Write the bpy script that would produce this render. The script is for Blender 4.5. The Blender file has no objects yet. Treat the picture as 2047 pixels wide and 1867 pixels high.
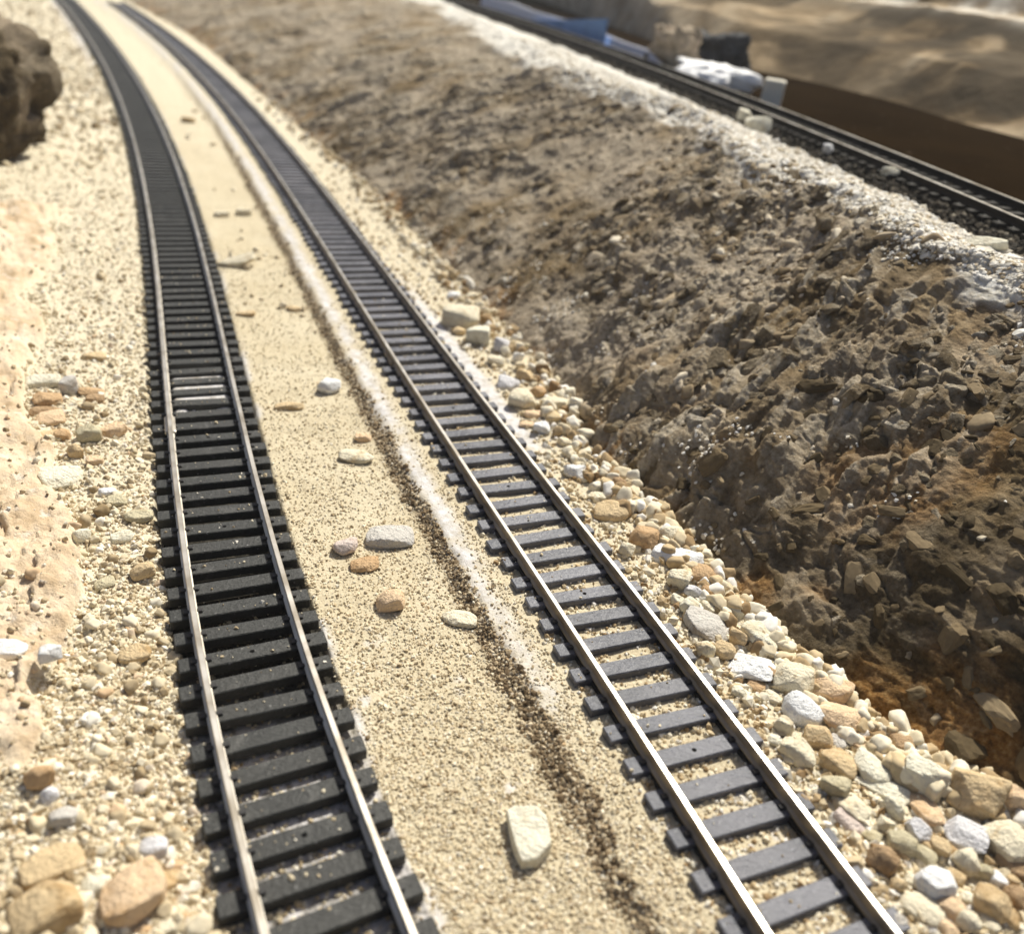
import bpy, math, random
import numpy as np
from mathutils import Matrix, Vector

S = 0.01                      # the script thinks in millimetres of the model; 1 Blender unit = 100 mm
rng = np.random.default_rng(7)
random.seed(7)
scn = bpy.context.scene
COL = scn.collection

# ------------------------------------------------------------------ camera numbers
F, TH, RO, H = 1750.0, 0.5254339601587956, 0.11954133216457997, 104.08214490014905
CX, CY = 1023.5, 933.5

def rays(p):
    p = np.atleast_2d(np.array(p, float))
    u = (p[:, 0] - CX) / F; v = -(p[:, 1] - CY) / F
    c, s = math.cos(RO), math.sin(RO)
    u, v = c * u - s * v, s * u + c * v
    return np.stack([u, math.cos(TH) + v * math.sin(TH), -math.sin(TH) + v * math.cos(TH)], 1)

def bp(p, z):                 # pixel -> point on the level z (mm)
    d = rays(p); t = (z - H) / d[:, 2]
    return np.stack([d[:, 0] * t, d[:, 1] * t, np.full(len(d), 0.0) + z], 1)

def along(p, r):              # pixel -> point at horizontal distance r
    d = rays(p); t = np.array(r) / np.hypot(d[:, 0], d[:, 1])
    return d * np.atleast_1d(t)[:, None] + np.array([0, 0, H])

# ------------------------------------------------------------------ noise (numpy)
def _h(ix, iy, iz, seed):
    with np.errstate(over='ignore'):
        n = (ix.astype(np.uint32) * np.uint32(374761393) + iy.astype(np.uint32) * np.uint32(668265263)
             + iz.astype(np.uint32) * np.uint32(2246822519) + np.uint32((seed * 3266489917) & 0xffffffff))
        n = (n ^ (n >> np.uint32(13))) * np.uint32(1274126177)
        n = (n ^ (n >> np.uint32(16))) * np.uint32(2654435761)
        n = n ^ (n >> np.uint32(15))
    return n.astype(np.float64) / 4294967295.0

def vnoise(p, seed=0):        # value noise, -1..1
    i = np.floor(p).astype(np.int64); f = p - i
    f = f * f * f * (f * (f * 6 - 15) + 10)
    x, y, z = i[:, 0], i[:, 1], i[:, 2]
    r = 0
    for a in (0, 1):
        wx = f[:, 0] if a else 1 - f[:, 0]
        for b in (0, 1):
            wy = f[:, 1] if b else 1 - f[:, 1]
            for c in (0, 1):
                wz = f[:, 2] if c else 1 - f[:, 2]
                r = r + wx * wy * wz * _h(x + a, y + b, z + c, seed)
    return r * 2 - 1

ROT = np.array([[.36, .48, -.8], [-.8, .6, 0], [.48, .64, .6]])
def fbm(p, size, oct=4, seed=0, gain=.5, ridge=False):
    q = p / size; a, t, n = 1.0, 0.0, 0.0
    for k in range(oct):
        v = vnoise(q + 17.3 * k, seed + k)
        if ridge: v = 1 - 2 * np.abs(v)
        t = t + a * v; n += a; a *= gain; q = (q @ ROT.T) * 2.03
    return t / n

def cells(p, size, seed=0):   # nearest cell: (F1, F2, random 0..1, offset to its point)
    q = p / size; i = np.floor(q).astype(np.int64)
    d1 = np.full(len(q), 9.0); d2 = d1.copy(); rid = np.zeros(len(q)); off = np.zeros_like(q)
    for a in (-1, 0, 1):
        for b in (-1, 0, 1):
            for c in (-1, 0, 1):
                x, y, z = i[:, 0] + a, i[:, 1] + b, i[:, 2] + c
                o = np.stack([x + _h(x, y, z, seed), y + _h(x, y, z, seed + 1), z + _h(x, y, z, seed + 2)], 1) - q
                d = (o * o).sum(1)
                m = d < d1
                d2 = np.where(m, d1, np.minimum(d2, d)); d1 = np.where(m, d, d1)
                off[m] = o[m]; rid[m] = _h(x, y, z, seed + 3)[m]
    return np.sqrt(d1), np.sqrt(d2), rid, off

def sstep(a, b, x):
    t = np.clip((x - a) / (b - a), 0, 1); return t * t * (3 - 2 * t)

# ------------------------------------------------------------------ mesh helpers
def link(o):
    COL.objects.link(o); return o

def np_mesh(name, v, faces, mat=None, parent=None, smooth=False, attrs=None, mat_idx=None):
    """v Nx3 in mm, faces MxK int array (all the same K) or list of arrays"""
    me = bpy.data.meshes.new(name)
    if not isinstance(faces, list): faces = [faces]
    faces = [np.asarray(f, np.int32) for f in faces if len(f)]
    v = np.asarray(v, np.float32) * S
    me.vertices.add(len(v)); me.vertices.foreach_set('co', v.ravel())
    nl = sum(f.size for f in faces); nf = sum(len(f) for f in faces)
    me.loops.add(nl); me.polygons.add(nf)
    me.loops.foreach_set('vertex_index', np.concatenate([f.ravel() for f in faces]))
    tot = np.concatenate([np.full(len(f), f.shape[1], np.int32) for f in faces])
    st = np.concatenate([[0], np.cumsum(tot)[:-1]]).astype(np.int32)
    me.polygons.foreach_set('loop_start', st)
    me.polygons.foreach_set('use_smooth', np.full(nf, smooth))
    for k, a in (attrs or {}).items():
        at = me.attributes.new(k, 'FLOAT', 'POINT'); at.data.foreach_set('value', np.asarray(a, np.float32))
    for m in (mat if isinstance(mat, list) else [mat]):
        if m: me.materials.append(m)
    if mat_idx is not None: me.polygons.foreach_set('material_index', np.asarray(mat_idx, np.int32))
    me.update(calc_edges=True)
    o = bpy.data.objects.new(name, me)
    if parent: o.parent = parent
    return link(o)

def tag(o, label=None, cat=None, group=None, kind=None):
    if label: o['label'] = label
    if cat: o['category'] = cat
    if group: o['group'] = group
    if kind: o['kind'] = kind
    return o

def empty(name, loc=(0, 0, 0)):
    o = bpy.data.objects.new(name, None); o.location = Vector(loc) * S; o.empty_display_size = .02
    return link(o)

def grid_faces(nr, nc):
    a = (np.arange(nr - 1)[:, None] * nc + np.arange(nc - 1)[None, :]).ravel()
    return np.stack([a, a + 1, a + nc + 1, a + nc], 1)

def box(sx, sy, sz, bev=.12, z0=0):
    """bevelled box, centred in x and y, base at z0; octagonal-ish bevel on all edges"""
    v = []; b = bev
    X, Y = sx / 2, sy / 2
    for z, k in ((z0, b), (z0 + b, 0), (z0 + sz - b, 0), (z0 + sz, b)):
        x, y = X - k, Y - k
        v += [(-x + b, -y, z), (x - b, -y, z), (x, -y + b, z), (x, y - b, z), (x - b, y, z), (-x + b, y, z), (-x, y - b, z), (-x, -y + b, z)]
    v = np.array(v); f = []
    for l in range(3):
        for i in range(8):
            j = (i + 1) % 8; f.append((l * 8 + i, l * 8 + j, l * 8 + 8 + j, l * 8 + 8 + i))
    f = np.array(f); caps = np.array([[7, 6, 5, 4, 3, 2, 1, 0], [24, 25, 26, 27, 28, 29, 30, 31]])
    return v, [f, caps]

def sphere(level):
    t = (1 + 5 ** .5) / 2
    v = [(-1, t, 0), (1, t, 0), (-1, -t, 0), (1, -t, 0), (0, -1, t), (0, 1, t), (0, -1, -t), (0, 1, -t), (t, 0, -1), (t, 0, 1), (-t, 0, -1), (-t, 0, 1)]
    f = [(0, 11, 5), (0, 5, 1), (0, 1, 7), (0, 7, 10), (0, 10, 11), (1, 5, 9), (5, 11, 4), (11, 10, 2), (10, 7, 6), (7, 1, 8), (3, 9, 4), (3, 4, 2), (3, 2, 6), (3, 6, 8), (3, 8, 9), (4, 9, 5), (2, 4, 11), (6, 2, 10), (8, 6, 7), (9, 8, 1)]
    v = [np.array(x) / np.linalg.norm(x) for x in v]
    for _ in range(level):
        mid = {}; g = []
        def m(a, b):
            k = (min(a, b), max(a, b))
            if k not in mid:
                w = v[a] + v[b]; v.append(w / np.linalg.norm(w)); mid[k] = len(v) - 1
            return mid[k]
        for a, b, c in f:
            x, y, z = m(a, b), m(b, c), m(c, a); g += [(a, x, z), (b, y, x), (c, z, y), (x, y, z)]
        f = g
    return np.array(v), np.array(f)
SPH = {k: sphere(k) for k in (0, 1, 2, 3, 4)}

# ------------------------------------------------------------------ materials
def mat(name, build, rough=.9, spec=.2):
    m = bpy.data.materials.new(name); m.use_nodes = True
    nt = m.node_tree; b = nt.nodes['Principled BSDF']
    b.inputs['Roughness'].default_value = rough; b.inputs['Specular IOR Level'].default_value = spec
    build(nt, b); return m

class NT:
    def __init__(s, nt): s.nt = nt
    def n(s, t, **k):
        x = s.nt.nodes.new(t)
        for a, b in k.items():
            if hasattr(x, a): setattr(x, a, b)
            else: x.inputs[a].default_value = b
        return x
    def l(s, a, b): s.nt.links.new(a, b)
    def noise(s, scale, detail=4, rough=.55, vec=None, dist=0.0):
        x = s.n('ShaderNodeTexNoise'); x.inputs['Scale'].default_value = scale; x.inputs['Detail'].default_value = detail
        x.inputs['Roughness'].default_value = rough; x.inputs['Distortion'].default_value = dist
        s.l(vec if vec is not None else s.obj(), x.inputs['Vector']); return x.outputs['Fac']
    def obj(s):
        if not hasattr(s, '_o'): s._o = s.n('ShaderNodeTexCoord').outputs['Object']
        return s._o
    def ramp(s, fac, stops, interp='LINEAR'):
        r = s.n('ShaderNodeValToRGB'); r.color_ramp.interpolation = interp
        e = r.color_ramp.elements
        while len(e) < len(stops): e.new(.5)
        for x, (p, c) in zip(e, stops):
            x.position = p; x.color = (*c, 1) if len(c) == 3 else c
        s.l(fac, r.inputs['Fac']); return r.outputs['Color']
    def mix(s, fac, a, b, mode='MIX'):
        x = s.n('ShaderNodeMix', data_type='RGBA', blend_type=mode)
        for sock, val in ((x.inputs[0], fac), (x.inputs[6], a), (x.inputs[7], b)):
            if isinstance(val, (int, float)): sock.default_value = val
            elif isinstance(val, tuple): sock.default_value = (*val, 1)
            else: s.l(val, sock)
        return x.outputs[2]
    def attr(s, name): return s.n('ShaderNodeAttribute', attribute_name=name).outputs['Fac']
    def math(s, op, a, b=0.0):
        x = s.n('ShaderNodeMath', operation=op)
        for sock, val in ((x.inputs[0], a), (x.inputs[1], b)):
            if isinstance(val, (int, float)): sock.default_value = val
            else: s.l(val, sock)
        return x.outputs[0]
    def rampf(s, fac, lo, hi):
        x = s.n('ShaderNodeMapRange'); x.inputs['From Min'].default_value = lo; x.inputs['From Max'].default_value = hi
        s.l(fac, x.inputs['Value']); return x.outputs[0]
    def bump(s, h, dist, strength, bsdf, prev=None):
        x = s.n('ShaderNodeBump'); x.inputs['Distance'].default_value = dist; x.inputs['Strength'].default_value = strength
        s.l(h, x.inputs['Height']); s.l(x.outputs['Normal'], bsdf.inputs['Normal'])

def m_ground(nt, b):
    t = NT(nt)
    fine = t.noise(170, 3, .7); mid = t.noise(28, 4); big = t.noise(5, 3)
    sand = t.ramp(fine, [(.30, (.27, .21, .13)), (.42, (.43, .36, .24)), (.52, (.54, .46, .315)), (.66, (.68, .61, .455))])
    sand = t.mix(t.rampf(mid, .35, .75), sand, (.53, .46, .32))
    sand = t.mix(t.math('MULTIPLY', t.rampf(big, .4, .7), .35), sand, (.66, .60, .46))
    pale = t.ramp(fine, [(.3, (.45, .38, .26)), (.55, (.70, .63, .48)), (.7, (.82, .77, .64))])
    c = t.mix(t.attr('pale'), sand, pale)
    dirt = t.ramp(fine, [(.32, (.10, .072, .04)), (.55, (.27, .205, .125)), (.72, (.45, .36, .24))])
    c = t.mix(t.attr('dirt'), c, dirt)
    slab = t.ramp(t.noise(9, 6, .62), [(.3, (.40, .285, .165)), (.42, (.60, .46, .305)), (.58, (.72, .59, .43)), (.8, (.79, .69, .55))])
    slab = t.mix(t.rampf(t.noise(48, 5, .7), .56, .70), slab, (.46, .345, .225))
    slab = t.mix(t.rampf(t.noise(26, 5, .65), .58, .74), slab, (.80, .74, .64))
    c = t.mix(t.attr('slab'), c, slab)
    rock = t.ramp(t.noise(16, 6, .6), [(.3, (.07, .055, .04)), (.5, (.2, .165, .135)), (.7, (.36, .31, .27))])
    c = t.mix(t.attr('rock'), c, rock)
    dark = t.ramp(fine, [(.35, (.012, .011, .009)), (.6, (.05, .045, .035)), (.75, (.2, .17, .13))])
    c = t.mix(t.attr('dark'), c, dark)
    grey = t.ramp(t.noise(60, 5, .7), [(.36, (.10, .09, .075)), (.48, (.36, .34, .32)), (.62, (.62, .60, .60))])
    c = t.mix(t.attr('grey'), c, grey)
    glue = t.ramp(t.noise(40, 5, .65), [(.3, (.42, .38, .32)), (.5, (.57, .55, .53)), (.7, (.72, .71, .73))])
    c = t.mix(t.attr('glue'), c, glue)
    nt.links.new(c, b.inputs['Base Color'])
    h = t.math('ADD', t.math('MULTIPLY', fine, .8), t.math('MULTIPLY', t.noise(330, 2, .6), .4))
    h = t.math('ADD', h, t.math('MULTIPLY', t.math('MULTIPLY', t.noise(38, 7, .7), 3.0), t.attr('slab')))
    t.bump(h, .004, .75, b)

def m_bank(nt, b):
    t = NT(nt)
    n1 = t.noise(14, 6, .62, dist=.6); n2 = t.noise(90, 4, .65)
    base = t.ramp(n1, [(.28, (.082, .052, .021)), (.45, (.195, .135, .065)), (.6, (.32, .235, .13)), (.75, (.48, .375, .235))])
    g = t.ramp(n2, [(.3, (.19, .148, .10)), (.6, (.54, .455, .345))])
    c = t.mix(t.math('MULTIPLY', t.attr('greyness'), .9), base, g)
    rust = t.ramp(n2, [(.3, (.13, .06, .014)), (.5, (.34, .165, .042)), (.7, (.55, .34, .13))])
    c = t.mix(t.attr('dark_brown'), c, t.ramp(n2, [(.3, (.030, .020, .008)), (.6, (.085, .059, .027)), (.75, (.155, .112, .06))]))
    c = t.mix(t.math('MULTIPLY', t.attr('rust'), .85), c, rust)
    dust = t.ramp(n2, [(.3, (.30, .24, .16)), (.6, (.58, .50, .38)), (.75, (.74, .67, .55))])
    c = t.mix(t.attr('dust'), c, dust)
    crest = t.ramp(t.noise(55, 5, .7), [(.3, (.42, .36, .27)), (.42, (.74, .69, .58)), (.55, (.87, .84, .77)), (.75, (.92, .91, .87))])
    c = t.mix(t.attr('crest'), c, crest)
    nt.links.new(c, b.inputs['Base Color'])
    t.bump(t.math('ADD', t.noise(60, 8, .75), t.math('MULTIPLY', n2, .5)), .016, .8, b)

def m_hill(nt, b):
    t = NT(nt)
    n = t.noise(1.5, 5, .55, dist=.8)
    c = t.ramp(n, [(.37, (.065, .042, .018)), (.46, (.16, .112, .058)), (.55, (.33, .245, .145)), (.68, (.52, .42, .285))])
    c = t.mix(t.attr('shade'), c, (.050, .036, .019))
    c = t.mix(t.attr('pale'), c, t.ramp(t.noise(6, 4), [(.35, (.36, .28, .19)), (.6, (.74, .68, .57))]))
    nt.links.new(c, b.inputs['Base Color'])
    t.bump(t.noise(14, 5, .6), .03, .5, b)

def m_board(nt, b):
    t = NT(nt)
    c = t.ramp(t.noise(2.2, 4), [(.3, (.011, .0062, .0022)), (.7, (.018, .0105, .004))])
    c = t.mix(t.rampf(t.noise(26, 2, .5), .70, .80), c, (.15, .12, .085))
    nt.links.new(c, b.inputs['Base Color'])

def m_bed(nt, b):
    t = NT(nt); n = t.noise(90, 4, .7)
    c = t.ramp(n, [(.35, (.012, .010, .007)), (.55, (.045, .037, .026)), (.72, (.12, .10, .07))])
    nt.links.new(c, b.inputs['Base Color']); t.bump(n, .01, .8, b)

def grain_mat(name, stops, rough=.9):
    def f(nt, b):
        t = NT(nt); g = t.n('ShaderNodeNewGeometry').outputs['Random Per Island']
        c = t.ramp(g, stops); c = t.mix(.35, c, t.ramp(t.noise(110, 3), [(.35, (.35, .27, .17)), (.65, (.85, .78, .66))]), 'MULTIPLY')
        c = t.mix(.25, c, (1, 1, 1), 'SOFT_LIGHT')
        nt.links.new(c, b.inputs['Base Color'])
    return mat(name, f, rough)

STONE_COL = {   # (main, stain, stain amount)
    'white': ((.84, .84, .83), (.60, .57, .50), .35), 'cream': ((.77, .69, .52), (.52, .38, .20), .38),
    'pale': ((.80, .75, .60), (.55, .46, .30), .40), 'tan': ((.64, .49, .29), (.40, .24, .09), .45),
    'peach': ((.76, .56, .36), (.52, .32, .15), .42), 'brown': ((.44, .30, .17), (.25, .15, .07), .5),
    'orange': ((.56, .38, .21), (.34, .19, .08), .5), 'grey': ((.58, .55, .50), (.26, .22, .18), .5),
    'quartz': ((.70, .69, .70), (.34, .31, .28), .45), 'olive': ((.56, .50, .34), (.30, .23, .11), .45),
    'pink': ((.66, .56, .50), (.44, .33, .26), .4)}
def stone_mat(key):
    a, s, k = STONE_COL[key]
    def f(nt, b):
        t = NT(nt); oi = t.n('ShaderNodeObjectInfo').outputs['Random']
        off = t.n('ShaderNodeVectorMath', operation='ADD'); t.l(t.obj(), off.inputs[0])
        cmb = t.n('ShaderNodeCombineXYZ'); t.l(t.math('MULTIPLY', oi, 37.), cmb.inputs[0]); t.l(t.math('MULTIPLY', oi, 91.), cmb.inputs[1]); t.l(cmb.outputs[0], off.inputs[1])
        v = off.outputs[0]
        c = t.mix(t.rampf(t.noise(20, 6, .65, v, .8), .46 + .10 * (1 - k), .70), a, s)
        sp = t.noise(150, 3, .6, v)
        c = t.mix(t.rampf(sp, .62, .76), c, tuple(x * .42 for x in a))
        c = t.mix(t.math('MULTIPLY', t.rampf(t.noise(60, 4, .6, v), .3, .7), .3), c, tuple(min(.9, x * 1.22) for x in a))
        nt.links.new(c, b.inputs['Base Color'])
        t.bump(t.math('ADD', t.noise(40, 8, .7, v), t.math('MULTIPLY', sp, .6)), .018, .7, b)
    return mat('stone_' + key, f, .82, .3)
M = {k: stone_mat(k) for k in STONE_COL}
M['ground'] = mat('sand_ground', m_ground, .95, .1); M['bank'] = mat('rock_plaster', m_bank, .92, .15)
M['hill'] = mat('painted_hill', m_hill, .95, .1); M['board'] = mat('brown_board', m_board, 1.0, .0); M['bed'] = mat('black_ballast', m_bed, .9, .2)

def flat(name, col, var=.15, sc=14, rough=.85):
    def f(nt, b):
        t = NT(nt); nt.links.new(t.ramp(t.noise(sc, 5), [(.3, tuple(x * (1 - var) for x in col)), (.7, tuple(min(.95, x * (1 + var)) for x in col))]), b.inputs['Base Color'])
    return mat(name, f, rough, .25)

def m_rail(side):
    def f(nt, b):
        t = NT(nt)
        if side == 'A': c = t.ramp(t.noise(9, 4), [(.3, (.48, .43, .35)), (.7, (.66, .62, .54))])
        else: c = t.ramp(t.noise(12, 4), [(.3, (.24, .18, .11)), (.7, (.42, .34, .24))])
        nt.links.new(c, b.inputs['Base Color']); b.inputs['Metallic'].default_value = .55 if side == 'A' else .35
        r = t.rampf(t.noise(40, 3), -.4, 1.4); nt.links.new(t.math('MULTIPLY', r, .75), b.inputs['Roughness'])
    return mat('rail_web_' + side, f, .4, .5)
def m_head(nt, b):
    t = NT(nt); c = t.ramp(t.noise(14, 4), [(.35, (.42, .37, .29)), (.65, (.74, .70, .62))])
    nt.links.new(c, b.inputs['Base Color']); b.inputs['Metallic'].default_value = .75
M['webA'], M['webB'] = m_rail('A'), m_rail('B'); M['webC'] = flat('rail_web_dark', (.030, .024, .017), .3); M['head'] = mat('rail_head', m_head, .36, .5)

def tie_mat(name, a, b_, dusty, dcol, rough, spec):
    def f(nt, b):
        t = NT(nt); g = t.n('ShaderNodeNewGeometry').outputs['Position']
        mp = t.n('ShaderNodeMapping'); mp.inputs['Scale'].default_value = (1, 5, 5); t.l(g, mp.inputs['Vector'])
        grain = t.noise(45, 5, .65, mp.outputs[0]); spk = t.noise(120, 3, .6, g); patch = t.noise(6, 3, .5, g)
        c = t.ramp(grain, [(.3, a), (.7, b_)])
        c = t.mix(t.math('MULTIPLY', t.rampf(patch, .35, .7), dusty), c, dcol)
        oi = t.n('ShaderNodeObjectInfo').outputs['Random']
        c = t.mix(t.math('MULTIPLY', t.rampf(t.noise(17, 5, .65, g, .6), .56, .72), .55), c, tuple(x * 1.1 + .05 for x in dcol))
        c = t.mix(t.math('MULTIPLY', oi, .45), c, tuple(x * .35 for x in dcol))
        c = t.mix(t.rampf(spk, .66, .74), c, tuple(x * .9 + .12 for x in dcol))
        nt.links.new(c, b.inputs['Base Color']); t.bump(t.math('ADD', grain, spk), .004, .5, b)
    return mat(name, f, rough, spec)
M['tieA'] = tie_mat('black_plastic_tie', (.010, .011, .010), (.022, .023, .021), .22, (.075, .072, .062), .55, .45)
M['tieB'] = tie_mat('dusty_sheen_tie', (.026, .029, .040), (.082, .088, .115), .8, (.185, .185, .21), .42, .5)  # real dust, with sheen put into the lighter blue-grey colour
M['tieC'] = tie_mat('dark_tie', (.010, .009, .007), (.03, .026, .02), .3, (.06, .05, .04), .8, .2)
M['clip'] = mat('clip', lambda nt, b: b.inputs['Base Color'].__setattr__('default_value', (.018, .017, .017, 1)), .5, .4)
M['hole'] = mat('hole', lambda nt, b: b.inputs['Base Color'].__setattr__('default_value', (.006, .006, .006, 1)), .9, .05)

# ------------------------------------------------------------------ track centre lines (x as a polynomial of log y)
KA = [-1.345309540318176, 26.66054850191284, -209.15967483565134, 793.0238884142628, -1438.609773847305, 995.2991781264344]
KB = [-4.141831936072104, 102.08903948186703, -1013.4173538998717, 5029.798532285876, -12463.548522041308, 12398.879137274243]
def centre_poly(K, y0, y1, y2):
    y = np.concatenate([np.arange(y0, 300, 1.0), np.arange(300, y2, 3.0)])
    x = np.polyval(K, np.log(y)); dk = np.polyval(np.polyder(K), np.log(y1)) / y1
    x = np.where(y < y1, np.polyval(K, math.log(y1)) + (y - y1) * dk, x)
    return np.stack([x, y], 1)
class Path:
    def __init__(s, pts):
        s.p = pts; d = np.diff(pts, axis=0); s.seg = np.hypot(d[:, 0], d[:, 1]); s.s = np.concatenate([[0], np.cumsum(s.seg)])
        s.t = np.gradient(pts, axis=0); s.t /= np.linalg.norm(s.t, axis=1)[:, None]; s.n = np.stack([s.t[:, 1], -s.t[:, 0]], 1)  # n points right
    def at(s, q):
        P = np.stack([np.interp(q, s.s, s.p[:, i]) for i in (0, 1)], -1); T = np.stack([np.interp(q, s.s, s.t[:, i]) for i in (0, 1)], -1)
        T = T / np.linalg.norm(T, axis=-1, keepdims=True); return P, T, np.stack([T[..., 1], -T[..., 0]], -1)
    def lat(s, xy):
        """signed sideways distance (right positive) and arc length, for paths with x single-valued in y"""
        y = xy[:, 1]; k = s.p[:, 1]
        i = y.copy(); best = None
        yy = y.copy()
        for _ in range(4):
            px = np.interp(yy, k, s.p[:, 0]); tx = np.interp(yy, k, s.t[:, 0]); ty = np.interp(yy, k, s.t[:, 1])
            a = (xy[:, 0] - px) * tx + (y - yy) * ty
            yy = np.clip(yy + a * ty, k[0], k[-1])
        px = np.interp(yy, k, s.p[:, 0]); tx = np.interp(yy, k, s.t[:, 0]); ty = np.interp(yy, k, s.t[:, 1])
        return (xy[:, 0] - px) * ty - (y - yy) * tx, np.interp(yy, k, s.s)
PA = Path(centre_poly(KA, 5, 60, 1500)); PB = Path(centre_poly(KB, 5, 68, 1500))

# ------------------------------------------------------------------ embankment lines
k = 1.0154
toe_px = np.array([(288, 20), (388, 75), (498, 170), (608, 270), (690, 330), (760, 400), (830, 470), (900, 545), (960, 600), (1040, 690), (1110, 760), (1150, 860), (1230, 945), (1310, 1020), (1400, 1100), (1480, 1190), (1560, 1265), (1650, 1350), (1735, 1420), (1850, 1500), (1990, 1560)]) * k
TOE = bp(toe_px, -1.5)[:, :2]
TOE = np.vstack([TOE[0] + (TOE[0] - TOE[1]) * 3.0, TOE, [98, 86], [118, 66], [150, 40]])
ZC = 56.0
cl_px = np.array([(889, 14), (958, 45), (1045, 94), (1115, 140), (1230, 190), (1341, 215), (1406, 251), (1486, 320), (1591, 362), (1678, 395), (1758, 440), (1852, 495), (1956, 533), (2047, 563)])
CRE = bp(cl_px, ZC - 3)[:, :2]; CRE = np.vstack([[-330, 1700], CRE, [122, 160], [146, 122], [190, 70]])
front_px = np.array([(993, 27), (1080, 57), (1167, 90), (1237, 114), (1347, 150), (1451, 191), (1556, 237), (1695, 292), (1834, 351.5), (2047, 438.6)])
fr = bp(front_px, ZC)[:, :2]
kc = np.polyfit(fr[:, 1], fr[:, 0], 2, w=1 / fr[:, 1])
yy = np.arange(40, 1700, 4.0)
xx = np.polyval(kc, yy); dx = np.polyval(np.polyder(kc), yy)
fp = np.stack([xx, yy], 1); nn = np.stack([np.ones_like(dx), -dx], 1) / np.sqrt(1 + dx ** 2)[:, None]
PC = Path(fp + nn * 8.25)

def resample(P, n, w=None):
    d = np.hypot(*np.diff(P, axis=0).T); s = np.concatenate([[0], np.cumsum(d)])
    return s, P
def smooth_curve(P, it=3):
    for _ in range(it):      # Chaikin
        a = P[:-1] * .75 + P[1:] * .25; b = P[:-1] * .25 + P[1:] * .75
        P = np.vstack([P[:1], np.stack([a, b], 1).reshape(-1, 2), P[-1:]])
    return P
TOE_S, CRE_S = smooth_curve(TOE), smooth_curve(CRE)
pairs = [(tuple(TOE[0]), (-330, 1700)), (tuple(TOE[1]), (-150, 1050)), (tuple(TOE[2]), (-100, 850)), ((-138, 532), (-1, 502)), ((-48, 353), (52, 400)), ((0, 250), (66, 300)),
         ((27, 174), (84, 236)), ((49, 134), (98, 196)), ((66, 108), (112, 176)), ((85, 95), (124, 156)), ((118, 66), (150, 118)), ((150, 40), (190, 70))]
def arcs(P): return np.concatenate([[0], np.cumsum(np.hypot(*np.diff(P, axis=0).T))])
ta, ca = arcs(TOE_S), arcs(CRE_S)
def near_s(P, a, q): return a[np.argmin(((P - np.array(q)) ** 2).sum(1))]
pt = np.array([near_s(TOE_S, ta, a) for a, b in pairs]); pc = np.array([near_s(CRE_S, ca, b) for a, b in pairs])
pc = np.maximum.accumulate(pc)
def toe_at(s): return np.stack([np.interp(s, ta, TOE_S[:, i]) for i in (0, 1)], -1)
def cre_at(s):
    c = np.interp(s, pt, pc); return np.stack([np.interp(c, ca, CRE_S[:, i]) for i in (0, 1)], -1)

# signed distance to the toe line (positive = towards the bank), using a dense polyline in y order
PT = Path(TOE_S[::-1])

# ------------------------------------------------------------------ left: pale slab and drop
slab_px = np.array([(100, 440), (104, 457), (102, 530), (65, 567), (43, 594), (72, 622), (96, 676), (55, 690), (48, 743), (52, 837), (76, 874), (113, 896), (87, 961), (117, 991), (141, 1015), (146, 1087), (161, 1113), (161, 1172), (135, 1220), (117, 1285), (72, 1372), (87, 1437), (100, 1470), (59, 1510), (43, 1576), (22, 1630), (0, 1660)])
SLAB = bp(slab_px, -2.5)[:, :2]
drop = np.array([(-225, 300), (-243, 391), (-248, 417), (-255, 445), (-277, 499), (-321, 586), (-375, 677), (-438, 784), (-524, 923), (-660, 1148), (-1000, 1800)], float)

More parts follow.
